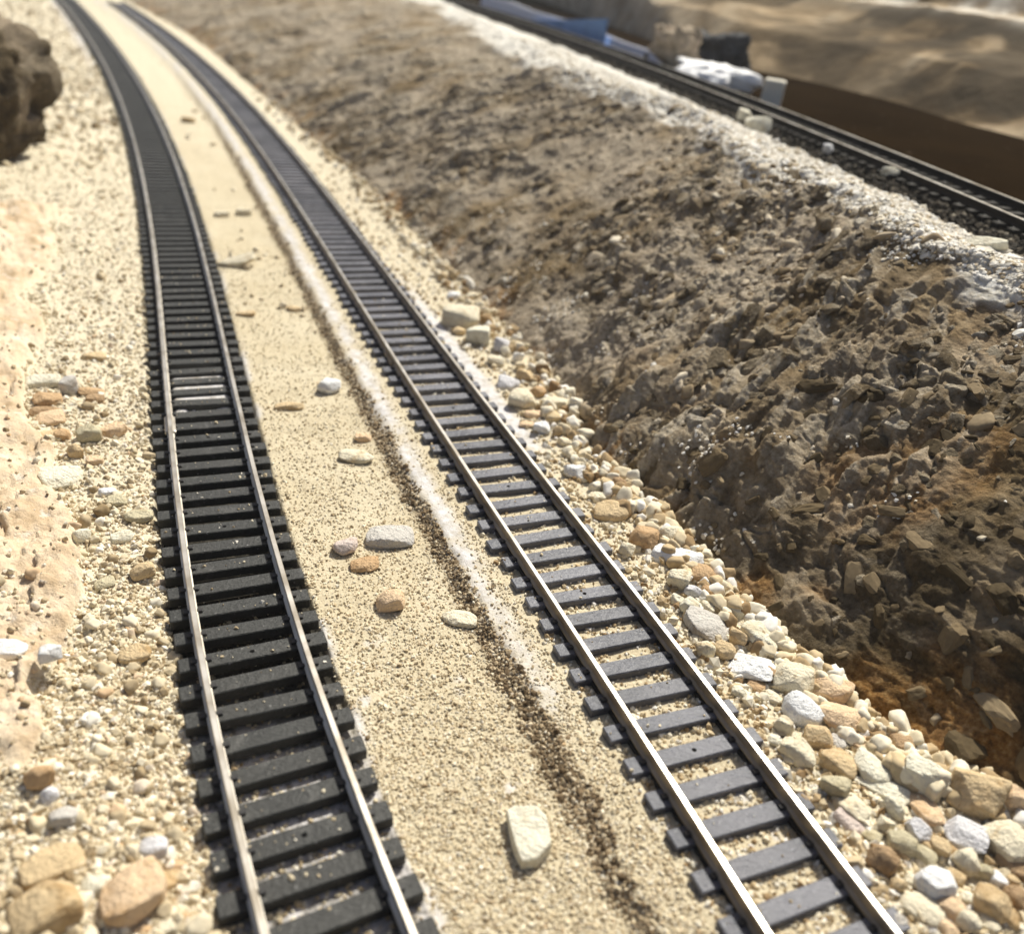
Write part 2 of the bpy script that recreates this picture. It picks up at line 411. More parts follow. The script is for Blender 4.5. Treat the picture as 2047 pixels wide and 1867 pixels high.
SPUD = float(PA.lat(bp([(395, 780)], -3)[:, :2])[1][0])
def ground_fields(xy):
    dA, sA = PA.lat(xy); dB, sB = PB.lat(xy); dT, _ = PT.lat(xy)
    y = xy[:, 1]; p3 = np.column_stack([xy, np.zeros(len(xy))])
    n8 = fbm(p3, 9, 4, 11); n3 = fbm(p3, 3.2, 3, 21); n30 = fbm(p3, 34, 3, 31)
    # --- base levels
    edge = -21.0 + 1.3 * fbm(p3, 6, 4, 41) + 0.5 * fbm(p3, 2, 2, 45)
    wband = 2.2 + 0.8 * n8
    onB = sstep(-1, 1, (dB - edge) / wband)
    z = -4.9 + 2.0 * onB + .35 * n8 + .22 * n3 + .5 * n30 * sstep(100, 400, y)
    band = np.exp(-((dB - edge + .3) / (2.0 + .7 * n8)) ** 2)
    # left of track A : coarse gravel, rising a little away from the ties
    left = sstep(-11.8, -13.2, dA)
    z = z + left * (0.9 * n8 + .6 * fbm(p3, 2.0, 3, 51) + .35) + .06 * np.clip(-dA - 13, 0, 60)
    # trench under A
    inA = sstep(13.2, 12.0, np.abs(dA + .25 * n3))
    near = sstep(112, 84, y)
    z = np.where(inA > 0, z * (1 - inA) + inA * (-6.3 + 1.55 * near + .25 * n3 * near), z)
    # glue puddle across A
    pud = np.exp(-((sA - SPUD) / 17) ** 4) * sstep(-.75, -.15, n8 + .3 * n3) * inA * sstep(9.5, 6, np.abs(dA))
    z = z + 3.0 * pud
    # toe rises into the bank
    z = z + sstep(-14, 0, dT) * .9 * (.6 + .8 * n8) - np.clip(dT - 1, 0, 60) * .5
    # --- slab
    sx = np.interp(y, SLAB[::-1, 1], SLAB[::-1, 0]) if SLAB[0, 1] > SLAB[-1, 1] else np.interp(y, SLAB[:, 1], SLAB[:, 0])
    e = (sx - xy[:, 0]) + 2.2 * fbm(p3, 7, 3, 61) + .8 * fbm(p3, 2, 2, 65)
    infront = sstep(352, 325, y + 25 * fbm(p3, 20, 3, 66)) * sstep(76, 88, y)
    sl = sstep(-.5, 1.0, e) * infront
    f1, f2, rid, off = cells(np.column_stack([xy + 2.5 * np.column_stack([n8, fbm(p3, 6, 3, 71)]), np.zeros(len(xy))]), 15, 73)
    crack = sstep(.10, .0, f2 - f1)
    z = z + sl * (1.9 + 1.6 * rid + (off[:, 0] - .6 * off[:, 1]) * 1.6 - 1.3 * crack * sstep(.4, .7, rid) + .9 * fbm(p3, 5, 5, 75) + .35 * fbm(p3, 1.6, 3, 77) + .06 * np.clip(e, 0, 60))
    # --- drop on the left
    xd = np.interp(y, drop[:, 1], drop[:, 0]) - 8 + 22 * fbm(p3, 60, 3, 81) + 6 * fbm(p3, 16, 3, 83)
    dd = np.clip(xd - xy[:, 0], 0, 600) * 0.0
    f1b, f2b, ridb, offb = cells(np.column_stack([xy, -dd]), 24, 85)
    rough = sstep(0, 12, dd)
    z = z - np.where(dd > 0, 95 * (1 - np.exp(-dd / 34)), 0) + rough * (10 * (ridb - .5) + 14 * (offb[:, 0] * .6 + offb[:, 1] * .5) + 3.5 * fbm(p3, 12, 4, 87))
    # --- masks
    glue = np.exp(-((dB + 17.4 + .8 * n8 + 1.1 * n30) / (2.3 + .9 * n3)) ** 2) * sstep(96, 112, y + 8 * n8) * 1.25
    glue = glue * (1 - .45 * sstep(150, 105, y)) * (.30 + .60 * sstep(-.75, .1, n3 + .7 * n8)) * .85
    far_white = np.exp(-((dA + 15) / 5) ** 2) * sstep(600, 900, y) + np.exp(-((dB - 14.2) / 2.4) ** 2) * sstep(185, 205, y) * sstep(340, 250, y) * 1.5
    spots = sstep(.50, .72, fbm(p3, 7, 4, 91)) * sstep(150, 90, y) * (1 - left) * .75
    side = np.exp(-((np.abs(dA) - 13.0) / 1.2) ** 2) * sstep(0, .45, fbm(p3, 10, 3, 93)) * .9 * (dA > 0)
    glue = np.clip(glue + far_white + pud * 1.6 + spots + side * (1 - inA), 0, 1) * (1 - sl)
    grey = inA * near
    dark = inA * (1 - near)
    dirt = np.clip(band * sstep(-1., -.25, fbm(p3, 2.4, 3, 95)) * 1.15, 0, 1) * (.35 + .65 * sstep(70, 100, y)) * (1 - glue) * sstep(900, 400, y)  # brown dirt; its darkness also stands in for the slope's shade
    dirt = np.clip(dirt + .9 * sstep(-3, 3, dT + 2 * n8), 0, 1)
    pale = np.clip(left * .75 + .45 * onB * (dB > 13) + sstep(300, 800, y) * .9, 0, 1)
    rock = np.clip(rough * 1.0, 0, 1)
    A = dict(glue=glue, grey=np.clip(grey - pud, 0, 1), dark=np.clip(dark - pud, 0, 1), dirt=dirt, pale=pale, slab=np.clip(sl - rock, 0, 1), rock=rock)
    return z, A, dict(dA=dA, dB=dB, dT=dT, sl=sl, dd=dd, inA=inA, left=left, sA=sA, sB=sB, band=band)

def build_ground():
    nc, nr = 950, 950
    th = np.linspace(-62, 60, nc) * math.pi / 180
    r = 1 / np.linspace(1 / 26., 1 / 2600., nr)
    R, T = np.meshgrid(r, th, indexing='ij')
    xy = np.stack([R * np.sin(T), R * np.cos(T)], -1).reshape(-1, 2)
    z, A, F_ = ground_fields(xy)
    keep = F_['dT'] < 14
    v = np.column_stack([xy, z])
    f = grid_faces(nr, nc)[:, ::-1]
    m = keep[f].any(1); f = f[m]
    used = np.zeros(len(v), bool); used[f] = True
    idx = np.cumsum(used) - 1
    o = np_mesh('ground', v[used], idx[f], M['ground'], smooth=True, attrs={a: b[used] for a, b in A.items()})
    tag(o, kind='structure')
    return dict(xy=xy.astype(np.float32), z=z, A=A, F=F_, nc=nc, nr=nr, th=th, ir=1 / r)
GRD = build_ground()
def gidx(xy):
    xy = np.atleast_2d(xy); th, ir = GRD['th'], GRD['ir']
    i = np.clip(np.round((1 / np.hypot(xy[:, 0], xy[:, 1]) - ir[0]) / (ir[-1] - ir[0]) * (GRD['nr'] - 1)), 0, GRD['nr'] - 1).astype(int)
    j = np.clip(np.round((np.arctan2(xy[:, 0], xy[:, 1]) - th[0]) / (th[-1] - th[0]) * (GRD['nc'] - 1)), 0, GRD['nc'] - 1).astype(int)
    return i * GRD['nc'] + j
def gz(xy): return GRD['z'][gidx(xy)]

# ------------------------------------------------------------------ embankment sheet
def bank_base(s, t):
    """s arc length along the toe, t 0 at the toe .. 1 at the crest .. >1 over the top (mm beyond)"""
    a, c = toe_at(s), cre_at(s)
    d = c - a; L = np.linalg.norm(d, axis=1); u = d / L[:, None]
    tt = np.clip(t, -.2, 1); over = np.clip(t - 1, 0, None) * 100
    xy = a + d * tt[:, None] + u * over[:, None]
    zt = -4.0 + (ZC - 1.0 + 4.0) * (np.where(tt > 0, 1.34 * tt - .34 * tt ** 2, tt * 1.4))
    dC, _ = PC.lat(xy); q3 = np.column_stack([xy, 0 * zt])
    zt = zt - 1.6 * sstep(0, .2, over / 100) - 9 * sstep(-30, -22, dC + 5 * fbm(q3, 18, 3, 401) + 2 * fbm(q3, 5, 3, 403)) * sstep(0, 3, over)
    return np.column_stack([xy, zt])

def build_bank():
    ns, nt_ = 1000, 560
    # arc samples denser where the toe is nearer to the camera
    q = np.linspace(ta[0], ta[-1], 6000); P = toe_at(q); d = np.hypot(P[:, 0], P[:, 1]) + 40
    w = np.cumsum(1 / d ** 1.25); w = (w - w[0]) / (w[-1] - w[0])
    s = np.interp(np.linspace(0, 1, ns), w, q)
    t = np.concatenate([np.linspace(-.08, 1, nt_ - 110), 1 + np.linspace(.003, .62, 110)])
    Sg, Tg = np.meshgrid(s, t, indexing='ij'); sf, tf = Sg.ravel(), Tg.ravel()
    p = bank_base(sf, tf)
    g = p.reshape(ns, nt_, 3)
    n = np.cross(np.gradient(g, axis=1), np.gradient(g, axis=0)); n /= np.linalg.norm(n, axis=2)[..., None] + 1e-12
    n[n[..., 2] < 0] *= -1
    n = n.reshape(-1, 3)
    dist = np.hypot(p[:, 0], p[:, 1])
    body = sstep(-.04, .03, tf) * sstep(1.10, .97, tf)
    lip = np.exp(-((tf - 1.0) / .07) ** 2)
    top = sstep(.885, .955, tf + .09 * fbm(p, 24, 4, 101) + .03 * fbm(p, 4, 3, 102))
    # surface coordinates in mm: along the bank and up the slope
    a_ = sf; b_ = tf * 78.0
    near_ = sstep(205, 140, dist + 30 * fbm(p, 45, 3, 103))       # the smoother, streaky, darker part at the lower right
    wa, wb = 3.2 * fbm(p, 11, 3, 105), 4.0 * fbm(p, 14, 3, 107)
    sa, sb = a_ + wa, b_ + wb + .45 * wa
    # shards lean up the slope in the far part, run along the bank in the near part
    def shards(wd, ln, seed):
        q = np.column_stack([sa / wd, (sb - .35 * sa) / ln, 0 * sa]); qn = np.column_stack([(sa + .25 * sb) / ln, sb / wd, 0 * sa])
        f1, f2, r, o = cells(q, 1.0, seed); h1, h2, r_, o_ = cells(qn, 1.0, seed + 40)
        k_ = near_ > .5
        return np.where(k_, h2 - h1, f2 - f1), np.where(k_, r_, r), np.where(k_[:, None], o_, o)
    e1, r1, o1 = shards(9.5, 17, 111); e2, r2, o2 = shards(4.6, 8.5, 121); e3, r3, o3 = shards(2.2, 3.8, 131)
    tilt = np.array([.75, -.8, 0])
    chips = sstep(-.2, .3, fbm(p, 34, 3, 131) + .12) * (1 - .75 * near_)
    big = fbm(p, 46, 4, 133) * 4.6 + fbm(p, 17, 4, 135) * 2.0
    st = np.column_stack([sa / 2.2, sb / 9, 0 * sa]); stn = np.column_stack([(sa + .3 * sb) / 10, sb / 2.4, 0 * sa])
    streak = fbm(st, 1.0, 4, 137) * (1 - near_) + fbm(stn, 1.0, 4, 138) * near_
    soft = lambda e: sstep(0, .16, e)
    sel1, sel2, sel3 = sstep(.30, .55, r1), sstep(.38, .6, r2), sstep(.45, .65, r3)
    disp = big + (.35 + .65 * chips) * sel1 * soft(e1) * (1.5 * r1 + 1.7 * (o1 @ tilt)) \
        + (.25 + .75 * chips) * sel2 * soft(e2) * (1.0 * r2 + 1.1 * (o2 @ tilt)) + (.15 + .85 * chips) * sel3 * soft(e3) * (.45 * r3 + .5 * (o3 @ tilt)) \
        + .55 * streak + 1.2 * fbm(p, 7, 4, 139) + .55 * fbm(p, 2.2, 5, 141, gain=.6)
    foot = sstep(-.02, .05, tf)
    d = disp * body * (.4 + .6 * foot) * (1 - .55 * top) + lip * (2.2 * fbm(p, 11, 4, 151) + 1.0) \
        + top * (.7 * fbm(p, 5, 4, 161) + .5 * fbm(p, 1.6, 3, 163) + .4 * (r2 - .5))
    v = p + n * d[:, None]
    # lip crumbles sideways, notches in the edge
    v[:, 0] += lip * 4.0 * fbm(p, 22, 4, 171); v[:, 1] -= lip * 3.0 * fbm(p, 22, 4, 173)
    # masks
    n9, n26 = fbm(p, 9, 5, 181), fbm(p, 26, 4, 191)
    dust = (.5 * sstep(.7, .95, r1) * sel1 + .75 * sstep(.72, .95, r2) * sel2 + .6 * sel3 * sstep(.75, 1, r3)) * (.22 + .7 * chips) * body  # highlights on raised chips put into the colour, together with dusted plaster
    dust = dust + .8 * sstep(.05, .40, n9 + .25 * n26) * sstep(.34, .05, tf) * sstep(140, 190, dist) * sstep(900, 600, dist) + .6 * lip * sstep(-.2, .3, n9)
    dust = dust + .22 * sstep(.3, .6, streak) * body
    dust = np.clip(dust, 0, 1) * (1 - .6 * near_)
    rust = sstep(.0, .34, n26 + .10 * streak) * (.2 + .8 * near_) * body * sstep(260, 190, dist) + sstep(.0, .4, fbm(p, 12, 4, 193)) * sstep(.16, .0, tf) * .85
    dark_brown = sstep(-.16, .38, fbm(p, 20, 4, 195) - .12 + .60 * near_ - .25 * streak) * (.6 + .35 * near_) * body  # darker brown patches, stronger towards the near end
    grey_ = sstep(-.45, .25, fbm(p, 30, 4, 197)) * (.3 + .7 * sstep(150, 240, dist))
    crest = np.clip(top * 1.05, 0, 1)
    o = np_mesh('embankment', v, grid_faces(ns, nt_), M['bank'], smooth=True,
                attrs=dict(dust=np.clip(dust, 0, 1), rust=np.clip(rust, 0, 1), dark_brown=np.clip(dark_brown, 0, 1), greyness=grey_, crest=crest))
    tag(o, kind='structure')
    return v.reshape(ns, nt_, 3), n.reshape(ns, nt_, 3), s, t
BV, BN, BS, BTT = build_bank()

# ------------------------------------------------------------------ upper level: black track bed, brown board, hillside
def loft(name, rows, m, nu, nv, disp=None, attrs=None):
    """rows: list of Nx3 polylines with the same N; interpolated smoothly along and straight across"""
    rows = np.array(rows, float); nrow, n = rows.shape[:2]
    u = np.linspace(0, n - 1, nu); out = np.zeros((nrow, nu, 3))
    for i in range(nrow):
        for c in range(3): out[i, :, c] = np.interp(u, np.arange(n), rows[i, :, c])
    for _ in range(max(1, nu // (n * 2))):
        out[:, 1:-1] = .25 * out[:, :-2] + .5 * out[:, 1:-1] + .25 * out[:, 2:]
    vv = np.linspace(0, nrow - 1, nv); g = np.zeros((nv, nu, 3))
    i0 = np.clip(np.floor(vv).astype(int), 0, nrow - 2); f = (vv - i0)[:, None, None]
    g = out[i0] * (1 - f) + out[i0 + 1] * f
    p = g.reshape(-1, 3); V = np.repeat(vv, nu)
    if disp is not None: p = disp(p, V)
    return np_mesh(name, p, grid_faces(nv, nu)[:, ::-1], m, smooth=True, attrs=attrs(p, V) if attrs else None)

qs = np.linspace(0, PC.s[-1], 240); cp, ct, cn = PC.at(qs)
def off_row(d, z): return np.column_stack([cp + cn * d, np.full(len(cp), z)])
def bed_disp(p, V):
    p = p.copy(); p[:, 2] += .8 * fbm(p, 4, 4, 201); return p
o = loft('track_bed', [off_row(-44, ZC - 6.0), off_row(-26, ZC - 5.2), off_row(-13.5, ZC - 4.4), off_row(13.5, ZC - 4.4), off_row(17, ZC - 6.0)], M['bed'], 900, 70, bed_disp)
tag(o, kind='structure')
hb_px = np.array([(1100, 8), (1180, 38), (1260, 66), (1347, 98), (1430, 120), (1497, 138), (1590, 156), (1712, 184), (1799, 206), (1918, 244), (2047, 276), (2250, 345), (2500, 440)])
HB = bp(hb_px, ZC - 6)
HB = np.vstack([HB[0] + (HB[0] - HB[2]) * 4, HB[0] + (HB[0] - HB[2]) * 1.5, HB, HB[-1] + (HB[-1] - HB[-2]) * 2.5]); 
bq = np.array([near_s(PC.p, PC.s, q[:2]) for q in HB]); bpnt, _, bn = PC.at(bq)
row0 = np.column_stack([bpnt + bn * 15, np.full(len(bq), ZC - 6.4)])
o = loft('terrain', [row0, (row0 + HB) / 2, HB + np.array([4, 6, -.5])], M['board'], 300, 30)
tag(o, kind='structure')
# hillside: from the far edge of the board up to a pale ridge, a step back, then a second rise
ridge_px = np.array([(600, -520), (760, -360), (930, -260), (1060, -200), (1180, -150), (1300, -110), (1390, -80), (1460, -55), (1560, -30), (1690, -4), (1800, 14), (1910, 32), (2047, 52), (2260, 90), (2500, 130), (2900, 200)])
rb = np.hypot(HB[:, 0], HB[:, 1])
RID = along(ridge_px, rb + np.array([420, 400, 380, 350, 320, 300, 280, 265, 250, 240, 230, 220, 210, 200, 200, 200]))
out = HB[:, :2] / rb[:, None]
R2 = RID.copy(); R2[:, :2] += out * 40; R2[:, 2] += 3
R3 = R2.copy(); R3[:, :2] += out * 230; R3[:, 2] += 220
MID1 = HB * .72 + RID * .28; MID1[:, 2] += 9
MID2 = HB * .25 + RID * .75; MID2[:, 2] -= 5
def hill_disp(p, V):
    p = p.copy(); a = sstep(0, .4, V)
    p[:, 2] += a * (5 * fbm(p, 95, 3, 211) + 1.5 * fbm(p, 22, 3, 213)); p[:, 1] += a * 5 * fbm(p, 70, 3, 215); return p
def hill_attr(p, V):
    rd = np.exp(-((V - 3.25) / .32) ** 2) * sstep(-.5, .2, fbm(p, 60, 4, 221))
    rightness = sstep(60, 260, p[:, 0])
    sh = sstep(2.15, 2.75, V + .3 * fbm(p, 40, 3, 223)) * sstep(3.05, 2.9, V) * sstep(150, 300, p[:, 0]) + sstep(-.18, .14, fbm(p, 62, 4, 225)) * rightness * .9 * sstep(3.0, 2.6, V) + sstep(4.0, 4.3, V) * .5  # ridge's overhang shadow put into colour, plus the hill's own dark mottling
    pa = np.clip(rd * .9 + sstep(3.0, 3.2, V) * sstep(.05, .3, fbm(p, 45, 4, 227)) + (1 - sstep(-40, 150, p[:, 0])) * .9, 0, 1)
    return dict(shade=np.clip(sh, 0, 1), pale=pa)
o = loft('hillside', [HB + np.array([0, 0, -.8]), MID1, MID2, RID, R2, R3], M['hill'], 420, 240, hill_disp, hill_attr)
tag(o, kind='structure')

# ------------------------------------------------------------------ tracks
RAIL_PROF = np.array([(-1.05, 0), (1.05, 0), (1.05, .35), (.32, .62), (.30, 1.45), (.62, 1.75), (.62, 2.42), (.48, 2.54), (-.48, 2.54), (-.62, 2.42), (-.62, 1.75), (-.30, 1.45), (-.32, .62), (-1.05, .35)])
def rail(path, offset, ztop, s0, s1, mats, parent, name='rail', slim=1.0):
    s = np.unique(np.concatenate([np.arange(s0, min(s1, 420), 2.0), np.arange(min(s1, 420), s1, 6.0), [s1]]))
    P, T, N = path.at(s)
    wob = .05 * vnoise(np.column_stack([s / 23, 0 * s, 0 * s + offset]), 7)
    c = P + N * (offset + wob)[:, None]
    m = len(RAIL_PROF); v = np.zeros((len(s), m, 3))
    v[:, :, :2] = c[:, None] + N[:, None] * RAIL_PROF[None, :, :1] * slim
    v[:, :, 2] = ztop - 2.54 + RAIL_PROF[None, :, 1] + .03 * vnoise(np.column_stack([s / 31, 0 * s + 5, 0 * s + offset]), 9)[:, None]
    i = (np.arange(len(s) - 1)[:, None] * m + np.arange(m)[None]).ravel(); j = (np.arange(len(s) - 1)[:, None] * m + (np.arange(m)[None] + 1) % m).ravel()
    f = np.stack([i, j, j + m, i + m], 1)
    mi = np.tile(np.array([1 if 6 <= q <= 8 else 0 for q in range(m)]), len(s) - 1)
    caps = np.array([np.arange(m)[::-1], (len(s) - 1) * m + np.arange(m)])
    return np_mesh(name, v.reshape(-1, 3), [f, caps], mats, parent, mat_idx=np.concatenate([mi, [0, 0]]))

def shared_mesh(name, v, faces, m):
    o = np_mesh(name, v, faces, m); me = o.data; bpy.data.objects.remove(o); return me

def place(me, name, loc, rz, parent, tilt=(0, 0)):
    o = bpy.data.objects.new(name, me); o.location = Vector(loc) * S; o.rotation_euler = (tilt[0], tilt[1], rz)
    if parent: o.parent = parent
    return link(o)

def tie_variants(wid, hgt, n, m, length=24.6):
    res = []
    for q in range(n):
        v, f = box(length + rng.normal(0, .12), wid + rng.normal(0, .05), hgt, .16)
        v = v + .05 * np.column_stack([vnoise(v / 1.3 + q * 9, 3), vnoise(v / 1.3 + q * 9, 4), vnoise(v / 1.3 + q * 9, 5)])
        res.append(shared_mesh('tie', v, f, m))
    return res
clip_v, clip_f = box(1.05, .95, .5, .12)
clip_me = shared_mesh('rail_clip', clip_v, clip_f, M['clip'])
a = np.linspace(0, 2 * math.pi, 13)[:-1]
hole_v = np.vstack([np.column_stack([.42 * np.cos(a), .42 * np.sin(a), 0 * a]), np.column_stack([.36 * np.cos(a), .36 * np.sin(a), 0 * a + .05])])
hole_f = [np.array([[i, (i + 1) % 12, 12 + (i + 1) % 12, 12 + i] for i in range(12)]), np.array([list(range(12, 24))])]
hole_me = shared_mesh('nail_hole', hole_v, hole_f, M['hole'])

def track(path, name, label, ztop, spacing, phase, s0, s1, tie_m, wid, hgt, rail_m, detail_to, parts=100, hole_first=0, joint=None, first_visible=0):
    root = tag(empty(name, (*path.at(np.array([s0]))[0][0], ztop - 2.54 - hgt)), label, 'railway track')
    inv = np.array(root.location) / S
    kids = []
    def local(o): o.matrix_parent_inverse = Matrix.Translation(-root.location); return o
    tv = tie_variants(wid, hgt, 7, tie_m)
    k0 = math.ceil((s0 - phase) / spacing); ss = phase + spacing * np.arange(k0, int((s1 - phase) / spacing))
    zt = ztop - 2.54 - hgt + .06
    rest = []
    for i, sv in enumerate(ss):
        P, T, N = path.at(np.array([sv])); P, T = P[0], T[0]
        rz = math.atan2(T[1], T[0]) - math.pi / 2 + random.gauss(0, .016)
        lx = random.gauss(0, .2)
        if i < parts:
            me = random.choice(tv)
            o = place(me, 'tie', (P[0] + lx * math.cos(rz), P[1] + lx * math.sin(rz), zt + random.gauss(0, .03)), rz, None)
            o.parent = root; local(o)
            if i < detail_to:
                for side in (-1, 1):
                    for io in (-1, 1):
                        c = place(clip_me, 'rail_clip', (side * 8.25 + io * 1.15 - lx, 0, hgt - .03), 0, o)
                if (i - hole_first) % 6 == 0: place(hole_me, 'nail_hole', (-lx, 0, hgt), 0, o)
        else: rest.append((P[0], P[1], rz))
    if rest:
        bv, bf = box(24.6, wid, hgt, .16)
        V, FQ, FO = [], [], []
        for q, (x, y, rz) in enumerate(rest):
            c, s_ = math.cos(rz), math.sin(rz)
            V.append(np.column_stack([bv[:, 0] * c - bv[:, 1] * s_ + x, bv[:, 0] * s_ + bv[:, 1] * c + y, bv[:, 2] + zt]))
            FQ.append(bf[0] + 32 * q); FO.append(bf[1] + 32 * q)
        o = np_mesh('tie_row', np.vstack(V), [np.vstack(FQ), np.vstack(FO)], tie_m); o.parent = root; local(o); o['kind'] = 'stuff'
    for off in (-8.25, 8.25):
        o = rail(path, off, ztop, s0, s1, [rail_m, M['head']], None, slim=.62 if rail_m is M['webC'] else (.78 if rail_m is M['webA'] else .70)); o.parent = root; local(o)
    for off in (-8.25, 8.25):   # plastic webs under the rails between the ties
        sw = np.arange(s0, s1, 4.0); P, T, N = path.at(sw)
        q = np.array([(-.8, 0), (.8, 0), (.8, .9), (-.8, .9)]); v = np.zeros((len(sw), 4, 3))
        v[:, :, :2] = (P + N * off)[:, None] + N[:, None] * q[None, :, :1]; v[:, :, 2] = ztop - 2.54 - hgt + .5 + q[None, :, 1]
        ii = (np.arange(len(sw) - 1)[:, None] * 4 + np.arange(4)[None]).ravel(); jj = (np.arange(len(sw) - 1)[:, None] * 4 + (np.arange(4)[None] + 1) % 4).ravel()
        o = np_mesh('tie_strip', v.reshape(-1, 3), np.stack([ii, jj, jj + 4, ii + 4], 1), M['clip']); o.parent = root; local(o)
    if joint:
        for sj, off in joint:
            P, T, N = path.at(np.array([sj])); P, T, N = P[0], T[0], N[0]
            v, f = box(2.5, 8.0, 1.0, .2)
            o = np_mesh('rail_joiner', v, f, rail_m); c = P + N * off
            o.location = Vector((c[0], c[1], ztop - 2.62)) * S; o.rotation_euler[2] = math.atan2(T[1], T[0]) - math.pi / 2
            o.parent = root; local(o)
    return root

def phase_of(path, pts, z, sp):
    w = bp(pts, z)[:, :2]; _, s = path.lat(w); n = np.round((s - s[0]) / sp * np.sign(s[-1] - s[0]) * np.sign(s[-1] - s[0]))
    return np.angle(np.exp(2j * math.pi * s / sp).mean()) / (2 * math.pi) * sp
Zf = 2.873
BTp = np.array([(680 + x / Zf, 620 + y / Zf) for x, y in [(380, 580), (425, 650), (475, 718), (520, 795), (570, 880), (625, 960), (680, 1048), (740, 1140), (800, 1240), (865, 1335), (935, 1440), (1010, 1560), (1085, 1685)]]
               + [(680 + x / Zf, 1227 + y / Zf) for x, y in [(1250, 225), (1345, 375), (1440, 540), (1550, 710), (1660, 890), (1780, 1100), (1910, 1315)]])
ATp = np.array([(x / Zf, 620 + y / Zf) for x, y in [(1550, 860), (1570, 930), (1590, 1015), (1610, 1100), (1640, 1190), (1665, 1290), (1695, 1395), (1730, 1510), (1760, 1620), (1795, 1750)]]
               + [(x / Zf, 1227 + y / Zf) for x, y in [(1840, 130), (1890, 270), (1960, 430)]] + [(680 + x / Zf, 1227 + y / Zf) for x, y in [(50, 590), (120, 760), (200, 950), (290, 1150), (380, 1370), (480, 1590), (560, 1810)]])
SPA, SPB = 6.406, 6.734
phA = phase_of(PA, ATp, -2.6, SPA); phB = phase_of(PB, BTp, -1.6, SPB)
def s_of(path, px, z): return float(path.lat(bp([px], z)[:, :2])[1][0])
jA, jB = s_of(PA, (338, 835), 0), s_of(PB, (777, 704), 1)
track(PA, 'railway_track', 'left model railway track with black ties in the sand bed', 0, SPA, phA, 40, 1420, M['tieA'], 3.35, 2.0, M['webA'], 62, joint=[(jA, -8.25)])
track(PB, 'railway_track', 'middle model railway track with dusty blue-grey ties beside the pebble verge', 1, SPB, phB, 40, 1420, M['tieB'], 3.3, 1.9, M['webB'], 62, hole_first=3, joint=[(jB, -8.25)])
track(PC, 'railway_track', 'dark upper railway track on the black bed behind the pale crest', ZC, 6.5, 1.0, 70, 1250, M['tieC'], 2.9, 1.9, M['webC'], 0)

# ------------------------------------------------------------------ gravel
def rand_rot(n):
    q = rng.normal(size=(n, 4)); q /= np.linalg.norm(q, axis=1)[:, None]
    w, x, y, z = q.T
    return np.stack([np.stack([1 - 2 * (y * y + z * z), 2 * (x * y - z * w), 2 * (x * z + y * w)], -1), np.stack([2 * (x * y + z * w), 1 - 2 * (x * x + z * z), 2 * (y * z - x * w)], -1), np.stack([2 * (x * z - y * w), 2 * (y * z + x * w), 1 - 2 * (x * x + y * y)], -1)], 1)

CONVEX = {}
def scatter(name, pts, size, m, level=0, squash=(.75, 1.0), kind='stuff', jitter=.22, sink=.25, flat_=None, sharp=11, longer=1.0):
    n = len(pts); bv, bf = SPH[level]
    R = rand_rot(n); sc = np.stack([rng.uniform(.75, 1.25, n), rng.uniform(.7, 1.1, n), rng.uniform(squash[0], squash[1], n)], 1) * (size / 2)[:, None]; sc[:, 0] *= rng.uniform(1, longer, n)
    jit = 1 + rng.normal(0, jitter, (n, len(bv), 1)).clip(-.45, .45)
    if level >= 2:
        key = (level, sharp)
        if key not in CONVEX:
            CONVEX[key] = []
            for q in range(16):
                r_ = np.random.default_rng(900 + q); pl = r_.normal(size=(11, 3)); pl = np.vstack([pl, np.eye(3), -np.eye(3)]); pl /= np.linalg.norm(pl, axis=1)[:, None]
                of = r_.uniform(.68, 1.0, 17); rad = of[None] / np.clip(bv @ pl.T, 1e-3, None); kk = sharp
                R_ = -np.log(np.exp(-kk * np.minimum(rad, 3)).sum(1)) / kk; w_ = bv * R_[:, None]
                w_ = w_ * (1 + .05 * vnoise(bv * 2.3 + q * 7, 5) + .045 * vnoise(bv * 5.1 + q * 7, 6))[:, None]; CONVEX[key].append(w_ / np.abs(w_).max())
        v = np.array(CONVEX[key])[rng.integers(0, 16, n)] * sc[:, None]
    else:
        v = bv[None] * jit * sc[:, None]
    v = np.einsum('nij,nkj->nki', R, v)
    if flat_ is not None:       # flatten along a normal
        h = np.einsum('nki,ni->nk', v, flat_); v = v - (h * .45)[..., None] * flat_[:, None]
        v = v + (pts + flat_ * (size * (.25 - sink))[:, None])[:, None]
    else:
        v = v + pts[:, None]; v[..., 2] += (size * (.38 - sink))[:, None]
    f = (bf[None] + (np.arange(n) * len(bv))[:, None, None]).reshape(-1, 3)
    o = np_mesh(name, v.reshape(-1, 3), f, m, smooth=False)
    if level >= 2 and sharp < 30: o.data.polygons.foreach_set('use_smooth', np.ones(len(f), bool))
    return tag(o, kind=kind) if kind else o

def sample_px(n, x0, x1, y0, y1, z=-3.0, power=1.0):
    """random ground points, spread over a piece of ground seen by the camera, then kept at a world density"""
    px = np.column_stack([rng.uniform(x0, x1, n), rng.uniform(y0, y1, n)])
    return bp(px, z)[:, :2]

